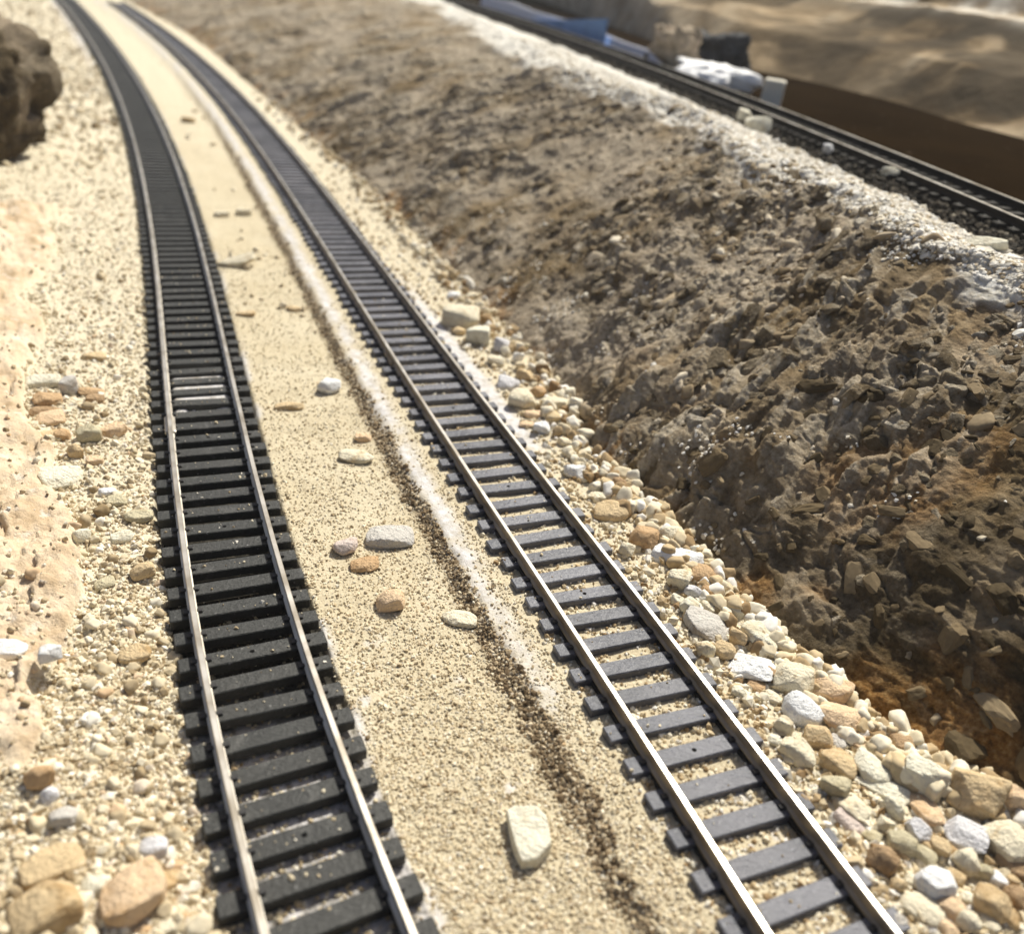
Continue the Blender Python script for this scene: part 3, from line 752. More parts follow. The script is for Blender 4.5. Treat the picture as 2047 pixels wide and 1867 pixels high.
def ground_pts(n, test, ymin, ymax, xr):
    y = GRD['xy'][:, 1]; R_ = np.hypot(GRD['xy'][:, 0], y)
    c = np.nonzero((y > ymin) & (y < ymax))[0]
    cx = np.interp(y[c], PA.p[:, 1], PA.p[:, 0]); dx_ = GRD['xy'][c, 0] - cx
    c = c[(dx_ > xr[0]) & (dx_ < xr[1])]
    A = {a: b[c] for a, b in GRD['A'].items()}; F_ = {a: b[c] for a, b in GRD['F'].items()}
    c = c[test(GRD['xy'][c], A, F_)]
    if len(c) == 0: return np.zeros((0, 3))
    w = R_[c].astype(float); c = c[np.searchsorted(np.cumsum(w) / w.sum(), rng.random(n)).clip(0, len(c) - 1)]
    r = R_[c]; t = np.arctan2(GRD['xy'][c, 0], GRD['xy'][c, 1])
    r = 1 / (1 / r + rng.uniform(-.5, .5, n) * (GRD['ir'][1] - GRD['ir'][0])); t = t + rng.uniform(-.5, .5, n) * (GRD['th'][1] - GRD['th'][0])
    return np.column_stack([r * np.sin(t), r * np.cos(t), GRD['z'][c]])

sand_stops = [(0, (.19, .14, .08)), (.10, (.40, .315, .20)), (.22, (.58, .48, .315)), (.7, (.75, .67, .49)), (.92, (.85, .80, .67)), (1, (.52, .36, .20))]
left_stops = [(0, (.22, .16, .085)), (.15, (.45, .365, .24)), (.4, (.60, .515, .355)), (.75, (.74, .67, .51)), (.93, (.85, .82, .73)), (1, (.52, .34, .18))]
verge_stops = [(0, (.26, .17, .085)), (.25, (.54, .425, .26)), (.5, (.72, .63, .45)), (.8, (.81, .76, .62)), (1, (.86, .85, .82))]
GS, GL, GV = grain_mat('sand_grains', sand_stops), grain_mat('gravel_grains', left_stops), grain_mat('verge_grains', verge_stops)
crest_stops = [(0, (.40, .31, .19)), (.2, (.70, .62, .47)), (.5, (.84, .80, .70)), (1, (.90, .89, .85))]
GC = grain_mat('crest_grains', crest_stops); GSL = grain_mat('sand_lump', [(0, (.50, .40, .25)), (.5, (.68, .58, .41)), (1, (.80, .74, .60))])
dark_stops = [(0, (.009, .008, .006)), (.6, (.036, .030, .021)), (.93, (.10, .083, .06)), (1, (.4, .36, .28))]
GD = grain_mat('ballast_grains', dark_stops)
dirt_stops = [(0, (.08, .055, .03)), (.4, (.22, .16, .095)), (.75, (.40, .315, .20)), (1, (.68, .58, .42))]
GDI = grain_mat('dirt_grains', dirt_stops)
bank_stops = [(0, (.09, .062, .03)), (.3, (.22, .165, .095)), (.6, (.38, .305, .205)), (.85, (.54, .46, .345)), (1, (.70, .63, .50))]
GB = grain_mat('bank_chips', bank_stops)

def mid_test(xy, A, F): return (F['dA'] > 12.6) & (F['dB'] < -12.9) & (A['glue'] < rng.uniform(.2, .9, len(xy)))
p = ground_pts(26000, mid_test, 52, 330, (5, 75)); scatter('sand_grains', p, rng.lognormal(math.log(.42), .30, len(p)).clip(.22, .95), GS)
p = ground_pts(45, lambda xy, A, F: (F['dA'] > 14) & (F['dB'] < -24), 260, 1000, (5, 75)); scatter('sand_lumps', p, rng.lognormal(math.log(2.0), .5, len(p)).clip(.9, 5.5), GSL, 2, squash=(.3, .6), sink=.26)
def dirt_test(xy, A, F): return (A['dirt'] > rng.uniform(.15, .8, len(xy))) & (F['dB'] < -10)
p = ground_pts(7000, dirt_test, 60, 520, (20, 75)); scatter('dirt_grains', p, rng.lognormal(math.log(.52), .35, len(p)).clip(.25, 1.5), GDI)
def left_test(xy, A, F): return (F['dA'] < -12.2) & (F['dA'] > -80) & (F['dd'] < 2) & ((F['sl'] < .5) | (rng.random(len(xy)) < .06 + .16 * (fbm(np.column_stack([xy, 0 * xy[:, 0]]), 8, 3, 411) > .25)))
fade = lambda a, b: (lambda xy, A, F: left_test(xy, A, F) & (rng.random(len(xy)) < sstep(a, b, xy[:, 1])))
p = ground_pts(34000, fade(620, 340), 50, 640, (-110, -10)); scatter('gravel', p, rng.lognormal(math.log(.72), .38, len(p)).clip(.3, 2.2), GL, 0, sink=.36)
p = ground_pts(520, left_test, 50, 330, (-80, -12)); scatter('gravel', p, rng.lognormal(math.log(1.7), .3, len(p)).clip(1.0, 3.2), GL, 2, sink=.2, sharp=20)
p = ground_pts(4200, fade(340, 640), 330, 1300, (-160, -10)); scatter('gravel', p, rng.lognormal(math.log(1.6), .5, len(p)).clip(.8, 6), GL, 0, sink=.36)
def verge_test(xy, A, F): return (F['dB'] > 11.8) & (F['dT'] < 1.5) & (A['glue'] < rng.uniform(.25, .8, len(xy)))
p = ground_pts(9000, verge_test, 48, 480, (60, 125)); scatter('verge_gravel', p, rng.lognormal(math.log(.95), .4, len(p)).clip(.4, 2.6), GV, 0)
p = ground_pts(1000, lambda xy, A, F: verge_test(xy, A, F) & (F['dT'] > -8), 50, 700, (60, 135)); scatter('verge_gravel', p, rng.lognormal(math.log(2.6), .32, len(p)).clip(1.3, 4.8), GV, 2, sink=.08, sharp=22)
def bed_test(xy, A, F): return (np.abs(F['dB']) < 12.3)
p = ground_pts(7000, bed_test, 55, 300, (40, 90)); scatter('bed_sand', p, rng.lognormal(math.log(.60), .35, len(p)).clip(.3, 1.3), GV)
def inA_test(xy, A, F): return (np.abs(F['dA']) < 12.3)
p = ground_pts(1600, inA_test, 55, 130, (-13, 13)); scatter('track_grit', p, rng.lognormal(math.log(.6), .35, len(p)).clip(.3, 1.2), GL)
# a little of it lies on the ties
def on_ties(path, ztop, n, s0, s1, name, sp, ph, m, lo, hi):
    k_ = rng.integers(int(s0 / sp), int(s1 / sp), n); sv = ph + k_ * sp + rng.uniform(-1.2, 1.2, n); o_ = rng.uniform(lo, hi, n)
    P, T, N = path.at(sv); pts = np.column_stack([P + N * o_[:, None], np.full(n, ztop - 2.54 + .05)])
    scatter(name, pts, rng.lognormal(math.log(.38), .4, n).clip(.2, 1.0), m)
on_ties(PA, 0, 420, 45, 330, 'tie_grit', SPA, phA, GL, -12, 12)
on_ties(PB, 1, 200, 45, 330, 'tie_grit', SPB, phB, GV, -12, 12)

def m_chip(nt, b):
    t = NT(nt); g = t.n('ShaderNodeNewGeometry').outputs['Random Per Island']
    c = t.ramp(g, [(0, (.15, .115, .068)), (.35, (.33, .27, .18)), (.65, (.47, .40, .29)), (.9, (.60, .53, .42)), (1, (.70, .64, .53))])
    n1 = t.noise(14, 6, .62, dist=.6); n2 = t.noise(75, 6, .7)
    c = t.mix(t.rampf(n1, .40, .62), t.ramp(n2, [(.3, (.07, .048, .022)), (.6, (.19, .14, .078)), (.75, (.30, .23, .14))]), c)
    c = t.mix(t.rampf(n2, .58, .74), c, (.46, .39, .29))
    nt.links.new(c, b.inputs['Base Color']); t.bump(t.math('ADD', n2, t.math('MULTIPLY', n1, .8)), .02, .9, b)

# rubble on the bank and gravel on its crest
ns, nt_ = BV.shape[:2]
def bank_pts(n, t0, t1, s_lo, s_hi):
    i = rng.integers(int(s_lo * ns), int(s_hi * ns) - 1, n); tt = rng.uniform(t0, t1, n); j = np.clip(np.searchsorted(BTT, tt), 0, nt_ - 1)
    return BV[i, j], BN[i, j], BTT[j]
p, n_, t_ = bank_pts(9000, .03, 1.0, .25, 1.0); keep = (fbm(p, 30, 3, 301) + rng.normal(0, .2, len(p)) > .08) & (np.hypot(p[:, 0], p[:, 1]) > 195 + rng.normal(0, 18, len(p))); p, n_ = p[keep], n_[keep]
scatter('bank_rubble', p, rng.lognormal(math.log(1.6), .6, len(p)).clip(.5, 7.5), GB, 2, squash=(.3, .7), flat_=n_, sink=.3)
GCH = mat('rock_chips', lambda nt, b: m_chip(nt, b), .92, .15)
p, n_, t_ = bank_pts(4600, .06, .97, .30, .97); dd_ = np.hypot(p[:, 0], p[:, 1]); keep = (fbm(p, 30, 3, 311) + rng.normal(0, .16, len(p)) > .07) & (dd_ > 185 + rng.normal(0, 20, len(p))) & (dd_ < 620); p, n_ = p[keep], n_[keep]
scatter('rock_chips', p, rng.lognormal(math.log(2.9), .50, len(p)).clip(1.3, 9.5), GCH, 3, squash=(.45, .85), flat_=n_, sink=.40, sharp=33, longer=1.6)
p, n_, t_ = bank_pts(700, .04, .95, .55, 1.0); dd_ = np.hypot(p[:, 0], p[:, 1]); keep = dd_ < 200; p, n_ = p[keep], n_[keep]
GCD = grain_mat('dark_chips', [(0, (.05, .036, .017)), (.6, (.13, .095, .05)), (1, (.26, .20, .12))])
scatter('rock_chips', p, rng.lognormal(math.log(2.6), .5, len(p)).clip(1.2, 7), GCD, 2, squash=(.35, .75), flat_=n_, sink=.3, sharp=38, longer=1.7)
p, n_, t_ = bank_pts(15000, 1.0, 1.34, .2, 1.0); kp = PC.lat(p[:, :2])[0] < -25; p, n_ = p[kp], n_[kp]; scatter('crest_gravel', p, rng.lognormal(math.log(.85), .5, len(p)).clip(.4, 3.8), GC, 0, flat_=n_, sink=.22)
p, n_, t_ = bank_pts(14000, .70, 1.0, .3, 1.0); kp = fbm(p, 22, 4, 421) * .9 + (t_ - .92) * 3.2 + rng.normal(0, .08, len(p)) > .02
scatter('crest_spill', p[kp], rng.lognormal(math.log(.8), .5, kp.sum()).clip(.35, 3.4), GC, 0, flat_=n_[kp], sink=.25)
p, n_, t_ = bank_pts(2600, .93, 1.03, .3, 1.0); scatter('crest_gravel', p, rng.lognormal(math.log(1.0), .5, len(p)).clip(.4, 3.6), GC, 1, flat_=n_, sink=.22)
p, n_, t_ = bank_pts(9000, .0, .45, .35, .85); dd_ = np.hypot(p[:, 0], p[:, 1]); keep = (fbm(p, 10, 4, 303) + rng.normal(0, .06, len(p)) > .20 + .5 * t_) & (dd_ > 160) & (dd_ < 420); scatter('bank_grit', p[keep], rng.lognormal(math.log(.85), .35, keep.sum()).clip(.4, 2.2), GC, 0, flat_=n_[keep], sink=.2)
nd = 16000
sv = 150 + (1 / rng.uniform(1 / 950., 1 / 130., nd)) - 130; o_ = rng.uniform(-32, 15, nd); P, T, N = PC.at(sv)
zz = np.interp(o_, [-44, -26, -13.5, 13.5, 17], [ZC - 6, ZC - 5.2, ZC - 4.4, ZC - 4.4, ZC - 6.0])
scatter('black_ballast', np.column_stack([P + N * o_[:, None], zz]), rng.lognormal(math.log(1.25), .35, nd).clip(.6, 3.2), GD)

# ------------------------------------------------------------------ single stones
def rock(name, wmm, dmm, hmm, seed, rnd=.5, level=3):
    """convex faceted stone: the soft minimum of random planes, then noise"""
    r = np.random.default_rng(seed); bv, bf = SPH[level]
    npl = r.integers(9, 15); n = r.normal(size=(npl, 3)); n = np.vstack([n, [[1, 0, 0], [-1, 0, 0], [0, 1, 0], [0, -1, 0], [0, 0, 1], [0, 0, -1]]]); n /= np.linalg.norm(n, axis=1)[:, None]
    off = np.concatenate([r.uniform(.72, 1.0, npl), r.uniform(.82, 1.0, 6)])
    dots = np.clip(bv @ n.T, 1e-3, None); rad = off[None] / dots
    kk = 46 - 36 * rnd
    R = (np.exp(-kk * np.minimum(rad, 3)).sum(1)); R = -np.log(R) / kk
    R = R * (1 - rnd * .45) + rnd * .45 * .82
    v = bv * R[:, None]
    v = v * (1 + .075 * fbm(v + seed % 97, .5, 5, seed % 1000, gain=.6) + .03 * fbm(v + seed % 91, .16, 3, seed % 990))[:, None]
    v /= np.abs(v).max(0)
    return v * np.array([wmm, dmm, hmm]) / 2, bf

def stone(px, w, h, col, rnd, rot, label, cat='stone', group=None, lift=0.0, zref=None, depth=.8, bank=False, name='stone'):
    """px centre in photo pixels, w and h its size there in photo pixels, rot = turn about the vertical in degrees"""
    seed = int(px[0] * 31 + px[1] * 7); w, h = w * 1.1, h * 1.1
    zg = -3.0 if zref is None else zref
    for _ in range(4):
        P = bp([px], zg + .3 * h * .1)[0]
        if zref is None: zg = float(gz(P[:2])[0])
        r = math.hypot(math.hypot(P[0], P[1]), H - P[2]); mm = r / F
        W = w * mm; hh = h * mm; el = math.asin((H - P[2]) / r)
        D = W * depth if W <= hh * 1.6 else min(W * depth, hh * 1.15)
        Hh = max(.38 * min(W, D), (hh - D * math.sin(el) * .9) / math.cos(el)) if hh > D * math.sin(el) * .9 else .42 * min(W, hh)
        Hh = min(Hh, 1.1 * max(W, D))
        P = bp([px], zg + Hh * .32)[0]
    v, f = rock(name, W, D, Hh, seed, rnd, 4 if w > 90 else 3)
    az = math.atan2(P[0], P[1])
    a = math.radians(rot) - az; c, s_ = math.cos(a), math.sin(a)
    v = np.column_stack([v[:, 0] * c - v[:, 1] * s_, v[:, 0] * s_ + v[:, 1] * c, v[:, 2]])
    o = np_mesh(name, v, f, M[col], smooth=rnd > .25)
    if rnd <= .6 and rnd > .25: pass
    o.location = Vector((P[0], P[1], zg + Hh * (.30 + lift))) * S
    o.rotation_euler = (random.gauss(0, .12), random.gauss(0, .12), 0)
    return tag(o, label, cat, group)

def C(ox, oy, s): return lambda x, y: (ox + x / s, oy + y / s)
z4 = 4.5975
cA, cB, cC, cD = C(1647, 1467, z4), C(1350, 1150, z4), C(1100, 850, z4), C(850, 550, z4)
cE = C(600, 750, 3.47); L0, L1, L2 = C(0, 1467, z4), C(0, 1100, z4), C(0, 700, z4)
V_, Sd, Lg = 'pebbles heaped along the embankment foot', 'loose stones on the sand between the tracks', 'stones in the gravel left of the black track'
def batch(conv, group, rows):
    for x, y, w, h, col, rnd, rot, label in rows:
        stone(conv(x, y), w / (z4 if conv is not cE else 3.47), h / (z4 if conv is not cE else 3.47), col, rnd, rot, label, 'stone' if w > 150 else 'pebble', group, name='stone' if w > 150 else 'pebble')
#STONES
batch(cA, V_, [
 (920, 400, 350, 370, 'pale', .2, 20, 'large cream pyramid-shaped stone standing in the lower right heap'),
 (920, 670, 330, 190, 'peach', .75, -38, 'smooth peach oblong stone lying below the cream pyramid stone'),
 (1400, 545, 400, 400, 'tan', .12, 10, 'big brown block with a bright cream corner under the bank'),
 (1715, 600, 230, 310, 'peach', .3, 5, 'peach block right of the big brown block, at the right edge'),
 (1690, 990, 340, 330, 'cream', .25, -20, 'large cream block cut by the right edge above brown ones'),
 (1310, 940, 310, 270, 'quartz', .08, 8, 'grey-white squarish quartz with two flat faces'),
 (880, 880, 190, 200, 'quartz', .15, -40, 'bluish grey shard below the peach oblong stone'),
 (1030, 1390, 280, 290, 'white', .2, 45, 'bright white diamond-shaped stone in the lower right heap'),
 (1590, 1350, 135, 145, 'white', .7, 0, 'small bright white round pebble near the right edge'),
 (910, 1600, 320, 210, 'cream', .85, -8, 'cream egg-shaped stone below the white diamond stone'),
 (1180, 1600, 210, 210, 'peach', .8, 0, 'rounded peach stone right of the cream egg-shaped stone'),
 (710, 990, 220, 230, 'olive', .85, 20, 'tan egg-shaped stone above the white diamond stone, to its left'),
 (550, 1150, 230, 270, 'brown', .6, 10, 'brown stone closest to the rail above the last ties'),
 (925, 1120, 170, 165, 'olive', .9, 0, 'small olive round pebble above the white diamond stone'),
 (1310, 1185, 195, 225, 'cream', .3, 0, 'cream wedge pointing down below the grey-white quartz'),
 (1070, 1050, 150, 160, 'tan', .6, 10, 'tan pebble left of the grey-white quartz'),
 (280, 840, 310, 150, 'pink', .3, -14, 'flat pinkish slab stone beside the tie ends'),
 (565, 840, 125, 165, 'cream', .2, 0, 'cream pointed pebble right of the pinkish slab stone'),
 (640, 680, 155, 225, 'pale', .2, -10, 'pale wedge pebble left of the smooth peach oblong stone'),
 (540, 500, 390, 160, 'pale', .35, 0, 'bright flat cream stone left of the cream pyramid stone'),
 (250, 650, 310, 200, 'cream', .4, -5, 'cream stone with a brown hollow above the pinkish slab stone'),
 (100, 480, 220, 240, 'olive', .5, 0, 'knobbly olive-cream stone at the tie ends'),
 (460, 340, 320, 250, 'pale', .5, 5, 'pale mottled stone above the bright flat cream stone'),
 (140, 265, 300, 260, 'tan', .75, 0, 'round brown stone with a white cap beside the rail'),
 (660, 320, 170, 190, 'grey', .5, 0, 'greyish pebble touching the left of the cream pyramid stone'),
 (740, 100, 230, 210, 'brown', .5, 30, 'brown stone sitting highest on the bank foot'),
 (345, 80, 270, 150, 'peach', .4, -10, 'flat tan stone above the round white-capped brown stone'),
 (380, 190, 145, 125, 'cream', .3, 0, 'small cream cube pebble right of the white-capped brown stone'),
 (130, 80, 150, 120, 'grey', .6, 0, 'small grey-tan pebble left of the flat tan stone'),
 (1560, 1570, 260, 280, 'tan', .6, 10, 'large tan stone below the small bright white round pebble'),
 (1330, 1740, 155, 200, 'cream', .5, 0, 'upright cream pebble at the bottom edge of the heap'),
 (1130, 1790, 165, 150, 'peach', .7, 0, 'peach pebble cut by the bottom edge under the egg stone'),
 (1780, 1500, 190, 200, 'brown', .5, 0, 'brown pebble cut by the right edge near the bottom'),
 (1500, 1725, 185, 150, 'cream', .4, 0, 'cream lump below the large tan stone at the bottom right'),
 (1205, 1320, 130, 130, 'tan', .75, 0, 'tan pebble touching the right of the white diamond stone'),
 (820, 1360, 120, 100, 'cream', .5, 0, 'small cream pebble left of the white diamond stone'),
 (685, 1390, 110, 150, 'tan', .7, 20, 'oval tan pebble left of the white diamond stone, next to a tie end'),
 (1355, 1520, 140, 130, 'pale', .5, 0, 'pale pebble right of the rounded peach stone'),
 (1470, 1270, 115, 170, 'olive', .4, 0, 'slim olive pebble left of the small bright white round pebble'),
 (1740, 1350, 95, 100, 'tan', .6, 0, 'tiny tan pebble right of the small bright white round pebble'),
 (670, 1720, 140, 150, 'grey', .7, 0, 'grey pebble leaning on the rail at the bottom'),
 (1620, 790, 115, 105, 'cream', .4, 0, 'small cream pebble on top of the large cream edge block'),
 (1740, 1200, 230, 190, 'brown', .5, 0, 'brown stone under the large cream edge block'),
 (430, 940, 150, 120, 'olive', .5, 0, 'olive pebble under the right end of the pinkish slab stone'),
 (1700, 1680, 150, 140, 'tan', .5, 0, 'tan pebble in the bottom right corner'),
])
batch(cB, V_, [
 (290, 470, 400, 260, 'grey', .45, 0, 'large speckled grey-white stone beside the middle track'),
 (690, 830, 400, 260, 'white', .35, -5, 'large white flat-topped stone right of the middle track'),
 (1080, 950, 340, 310, 'cream', .4, 10, 'large rough cream boulder right of the white flat-topped stone'),
 (1430, 1040, 320, 270, 'peach', .5, -5, 'cream cube stone with a brown underside against the bank'),
 (1160, 1245, 330, 280, 'white', .45, -35, 'white oblong stone tilted below the rough cream boulder'),
 (1510, 1310, 330, 275, 'peach', .2, 0, 'angular peach block below the cream cube stone'),
 (770, 560, 330, 270, 'pale', .45, 0, 'lumpy pale stone above the white flat-topped stone'),
 (970, 640, 190, 130, 'cream', .3, 0, 'small flat cream stone at the right end of the lumpy pale stone'),
 (540, 285, 220, 190, 'pale', .7, -20, 'round pale stone above the lumpy pale stone'),
 (580, 570, 150, 210, 'tan', .4, 0, 'tan stone between the speckled stone and the lumpy pale stone'),
 (265, 680, 150, 180, 'cream', .3, -30, 'slim cream sliver pointing at the tie ends'),
 (450, 700, 190, 190, 'tan', .85, 0, 'round tan pebble left of the white flat-topped stone'),
 (1000, 760, 155, 130, 'brown', .5, 0, 'brown pebble on top of the rough cream boulder'),
 (1320, 1480, 230, 230, 'tan', .25, 15, 'angular tan stone below the white oblong stone'),
 (1000, 1390, 150, 220, 'cream', .4, -10, 'upright cream pebble with a dark side below the white oblong stone'),
 (1130, 1620, 290, 260, 'cream', .3, 0, 'double-topped cream stone beside the rail and tie ends'),
 (745, 1020, 150, 120, 'orange', .6, 0, 'orange-tan pebble under the white flat-topped stone'),
 (590, 1070, 130, 130, 'pale', .5, 0, 'small white pebble at the tie end below the flat-topped stone'),
 (880, 1110, 180, 110, 'cream', .5, 0, 'small flat cream pebble under the rough cream boulder'),
 (1290, 1200, 130, 90, 'pale', .5, 0, 'pale pebble between the white oblong stone and the cream cube'),
 (160, 150, 150, 160, 'quartz', .4, 0, 'small grey-white pebble above the speckled stone'),
 (140, 290, 180, 200, 'pale', .4, 0, 'pale stone resting on the top of the speckled stone'),
 (320, 150, 170, 150, 'orange', .4, 0, 'orange-tan stone left above the round pale stone'),
 (300, 300, 120, 130, 'cream', .5, 0, 'cream pebble right on top of the speckled stone'),
 (930, 1520, 130, 110, 'pale', .4, 0, 'pale pebble above the double-topped cream stone'),
 (860, 920, 130, 150, 'brown', .4, 0, 'brown pebble wedged left of the rough cream boulder'),
])
batch(cC, V_, [
 (565, 790, 310, 220, 'tan', .85, 0, 'smooth tan loaf-shaped stone alone by the middle track'),
 (860, 1045, 245, 245, 'orange', .55, 0, 'orange-brown cube stone left of the round cream one'),
 (1100, 1000, 240, 210, 'cream', .6, -10, 'cream rounded stone right of the orange-brown cube'),
 (1165, 1200, 450, 210, 'white', .4, 0, 'long white flat stone below the orange-brown cube'),
 (1180, 1420, 185, 215, 'cream', .3, 0, 'cream cube stone under the long white flat stone'),
 (1420, 1380, 225, 200, 'orange', .5, 0, 'orange stone right of the cream cube, against the bank'),
 (220, 425, 185, 170, 'white', .1, 10, 'white angular stone at the tie ends by the bank'),
 (500, 555, 115, 150, 'tan', .4, 0, 'tan pebble above the loaf-shaped stone'),
 (640, 555, 150, 170, 'brown', .5, 0, 'brown stone above the loaf-shaped stone'),
 (430, 650, 170, 100, 'cream', .5, 0, 'flat cream pebble left above the loaf-shaped stone'),
 (690, 670, 140, 105, 'brown', .6, 0, 'brown pebble behind the right of the loaf-shaped stone'),
 (700, 1150, 130, 180, 'cream', .4, 0, 'cream pebble left below the orange-brown cube'),
 (1160, 1610, 115, 110, 'pale', .6, 0, 'pale pebble below the cream cube stone'),
])
batch(cD, V_, [
 (320, 390, 310, 270, 'cream', .4, 0, 'cream boulder farthest up the verge among the larger ones'),
 (480, 560, 210, 210, 'pale', .3, 0, 'pale angular stone below the farthest cream boulder'),
 (700, 650, 130, 180, 'quartz', .6, 0, 'upright bluish white stone against the bank'),
 (650, 790, 150, 120, 'cream', .5, 0, 'cream pebble below the upright bluish white stone'),
 (915, 920, 160, 130, 'tan', .6, 0, 'tan pebble right above the grey-white flat stone'),
 (770, 1000, 195, 130, 'quartz', .5, 0, 'grey-white flat stone near the tie ends'),
 (890, 1150, 245, 215, 'cream', .55, 0, 'cream boulder below the grey-white flat stone'),
 (1040, 1070, 150, 120, 'orange', .5, 0, 'orange-brown stone right behind the cream boulder'),
 (1190, 1170, 230, 135, 'cream', .5, -15, 'cream teardrop-shaped stone by the bank'),
 (990, 1280, 150, 105, 'peach', .7, 0, 'small peach oval pebble below the cream boulder'),
 (1120, 1240, 115, 95, 'pale', .7, 0, 'small pale pebble under the teardrop-shaped stone'),
 (930, 1370, 125, 80, 'peach', .8, 0, 'flat peach pebble left of the white cube pebble'),
 (1070, 1400, 145, 150, 'white', .3, 0, 'white cube pebble right of the flat peach pebble'),
 (310, 520, 115, 95, 'tan', .6, 0, 'tan pebble left of the pale angular stone'),
 (260, 190, 115, 85, 'white', .6, 0, 'white pebble above the farthest cream boulder'),
 (430, 190, 105, 75, 'cream', .6, 0, 'cream pebble against the bank above the farthest cream boulder'),
])
batch(cE, Sd, [
 (200, 80, 145, 135, 'white', .55, 5, 'white cube pebble on the sand beside the brown dirt ridge'),
 (437, 432, 105, 80, 'peach', .5, 0, 'small peach pebble just above the cream oblong stone'),
 (390, 565, 225, 115, 'cream', .7, -5, 'cream oblong stone lying on the sand'),
 (620, 1120, 310, 180, 'grey', .45, 5, 'large speckled grey stone on the sand'),
 (310, 1190, 165, 150, 'pink', .5, 20, 'flat pinkish stone left of the speckled grey stone'),
 (440, 1310, 195, 125, 'orange', .7, -5, 'orange-brown stone below the flat pinkish stone'),
 (625, 1565, 185, 190, 'peach', .7, 0, 'round stone with a white top and orange-tan base'),
 (1110, 1685, 230, 130, 'cream', .6, 0, 'flat cream stone on the dirt ridge beside the middle track'),
])
def slab_stone(outline, top, thick, col, label, group):
    P = bp(outline, top)[:, :2]; c0 = P.mean(0); n = 64
    L = np.vstack([P, P[:1]]); d = np.concatenate([[0], np.cumsum(np.hypot(*np.diff(L, axis=0).T))])
    q = np.linspace(0, d[-1], n, endpoint=False); R_ = np.column_stack([np.interp(q, d, L[:, i]) for i in (0, 1)]) - c0
    rows = []
    for z, k_ in ((-thick, .97), (-thick * .6, 1.02), (-thick * .2, 1.0), (-.06 * thick, .985), (0, .94), (.03, .7), (.05, .35), (.05, .04)):
        rows.append(np.column_stack([R_ * k_, np.full(n, z)]))
    v = np.vstack(rows); v = v + .22 * np.column_stack([fbm(v, 2.6, 4, 601 + i) for i in range(3)]) * np.array([1, 1, .8])
    m_ = len(rows); ii = (np.arange(m_ - 1)[:, None] * n + np.arange(n)[None]).ravel(); jj = (np.arange(m_ - 1)[:, None] * n + (np.arange(n)[None] + 1) % n).ravel()
    o = np_mesh('stone', v, [np.stack([ii, jj, jj + n, ii + n], 1), np.array([np.arange(n)[::-1], (m_ - 1) * n + np.arange(n)])], M[col], smooth=False)
    o.location = Vector((c0[0], c0[1], top)) * S; o.rotation_euler = (.03, -.05, 0)
    tag(o, label, 'stone', group)
zs = float(gz(bp([(1056, 1680)], -3)[:, :2])[0])
slab_stone([(1013, 1618), (1025, 1608), (1074, 1608), (1094, 1630), (1103, 1683), (1074, 1714), (1042, 1720), (1030, 1690)], zs + 2.6, 3.0, 'pale', 'big pale brick-shaped stone on the sand in the foreground', Sd)
stone((577, 812), 54, 20, 'tan', .4, -5, 'thin tan flake beside the black track', 'pebble', Sd, name='pebble')
for (x, y, w, h, lab) in [(441, 429, 30, 13, 'left of two cream flakes side by side far down the sand'), (490, 424, 30, 16, 'right of two cream flakes side by side far down the sand'), (470, 524, 70, 26, 'wide low cream lump on the far sand'),
                          (590, 618, 30, 14, 'tan flake on the sand between the far tracks'), (490, 628, 34, 12, 'thin brown flake at the far black track'), (377, 240, 22, 12, 'pale fleck farthest away on the sand')]:
    stone((x, y), w, h, 'cream' if 'cream' in lab else 'tan', .15, -5, lab, 'pebble', Sd, name='pebble')
batch(L2, Lg, [
 (560, 1170, 330, 210, 'pale', .4, 15, 'large pale flat stone at the edge of the peach slab'),
 (430, 450, 210, 140, 'orange', .4, 0, 'topmost brown lump of the crumbled pile beside the slab'),
 (410, 560, 220, 100, 'brown', .4, 5, 'flat brown piece in the middle of the crumbled pile'),
 (470, 640, 240, 140, 'peach', .4, 0, 'peach lump in the crumbled pile beside the slab'),
 (450, 780, 200, 120, 'tan', .4, 0, 'lowest tan lump of the crumbled pile beside the slab'),
 (570, 780, 120, 120, 'orange', .4, 0, 'small orange lump at the lower right of the crumbled pile'),
 (630, 340, 150, 290, 'grey', .6, 38, 'long grey finger-shaped stone in the left gravel'),
 (840, 385, 190, 95, 'orange', .5, 0, 'upper of two orange stones right of the grey finger stone'),
 (870, 445, 135, 110, 'brown', .6, 0, 'lower of two orange-brown stones right of the grey finger stone'),
 (810, 760, 185, 160, 'olive', .3, 0, 'pale olive square stone in the left gravel'),
 (1030, 730, 240, 125, 'peach', .5, 0, 'peach stone right of the pale olive square stone'),
 (690, 930, 115, 180, 'tan', .4, 0, 'upright tan stone above the large pale flat stone'),
 (870, 1020, 125, 105, 'peach', .7, 0, 'peach round pebble right of the upright tan stone'),
 (1060, 1390, 170, 115, 'olive', .6, 0, 'olive stone midway between the slab and the black track'),
 (1270, 1520, 225, 150, 'olive', .6, 0, 'olive-tan stone touching the black tie ends'),
 (750, 1710, 135, 155, 'pale', .5, 0, 'pale upright pebble at the slab edge'),
 (1120, 1710, 170, 120, 'pale', .6, 0, 'pale stone below the olive-tan stone'),
 (985, 1295, 135, 90, 'white', .4, 0, 'white chip right below the large pale flat stone'),
 (400, 280, 240, 125, 'pale', .4, 0, 'pale flat stone above the crumbled pile'),
 (860, 60, 180, 95, 'tan', .6, -10, 'tan stone high in the left gravel'),
])
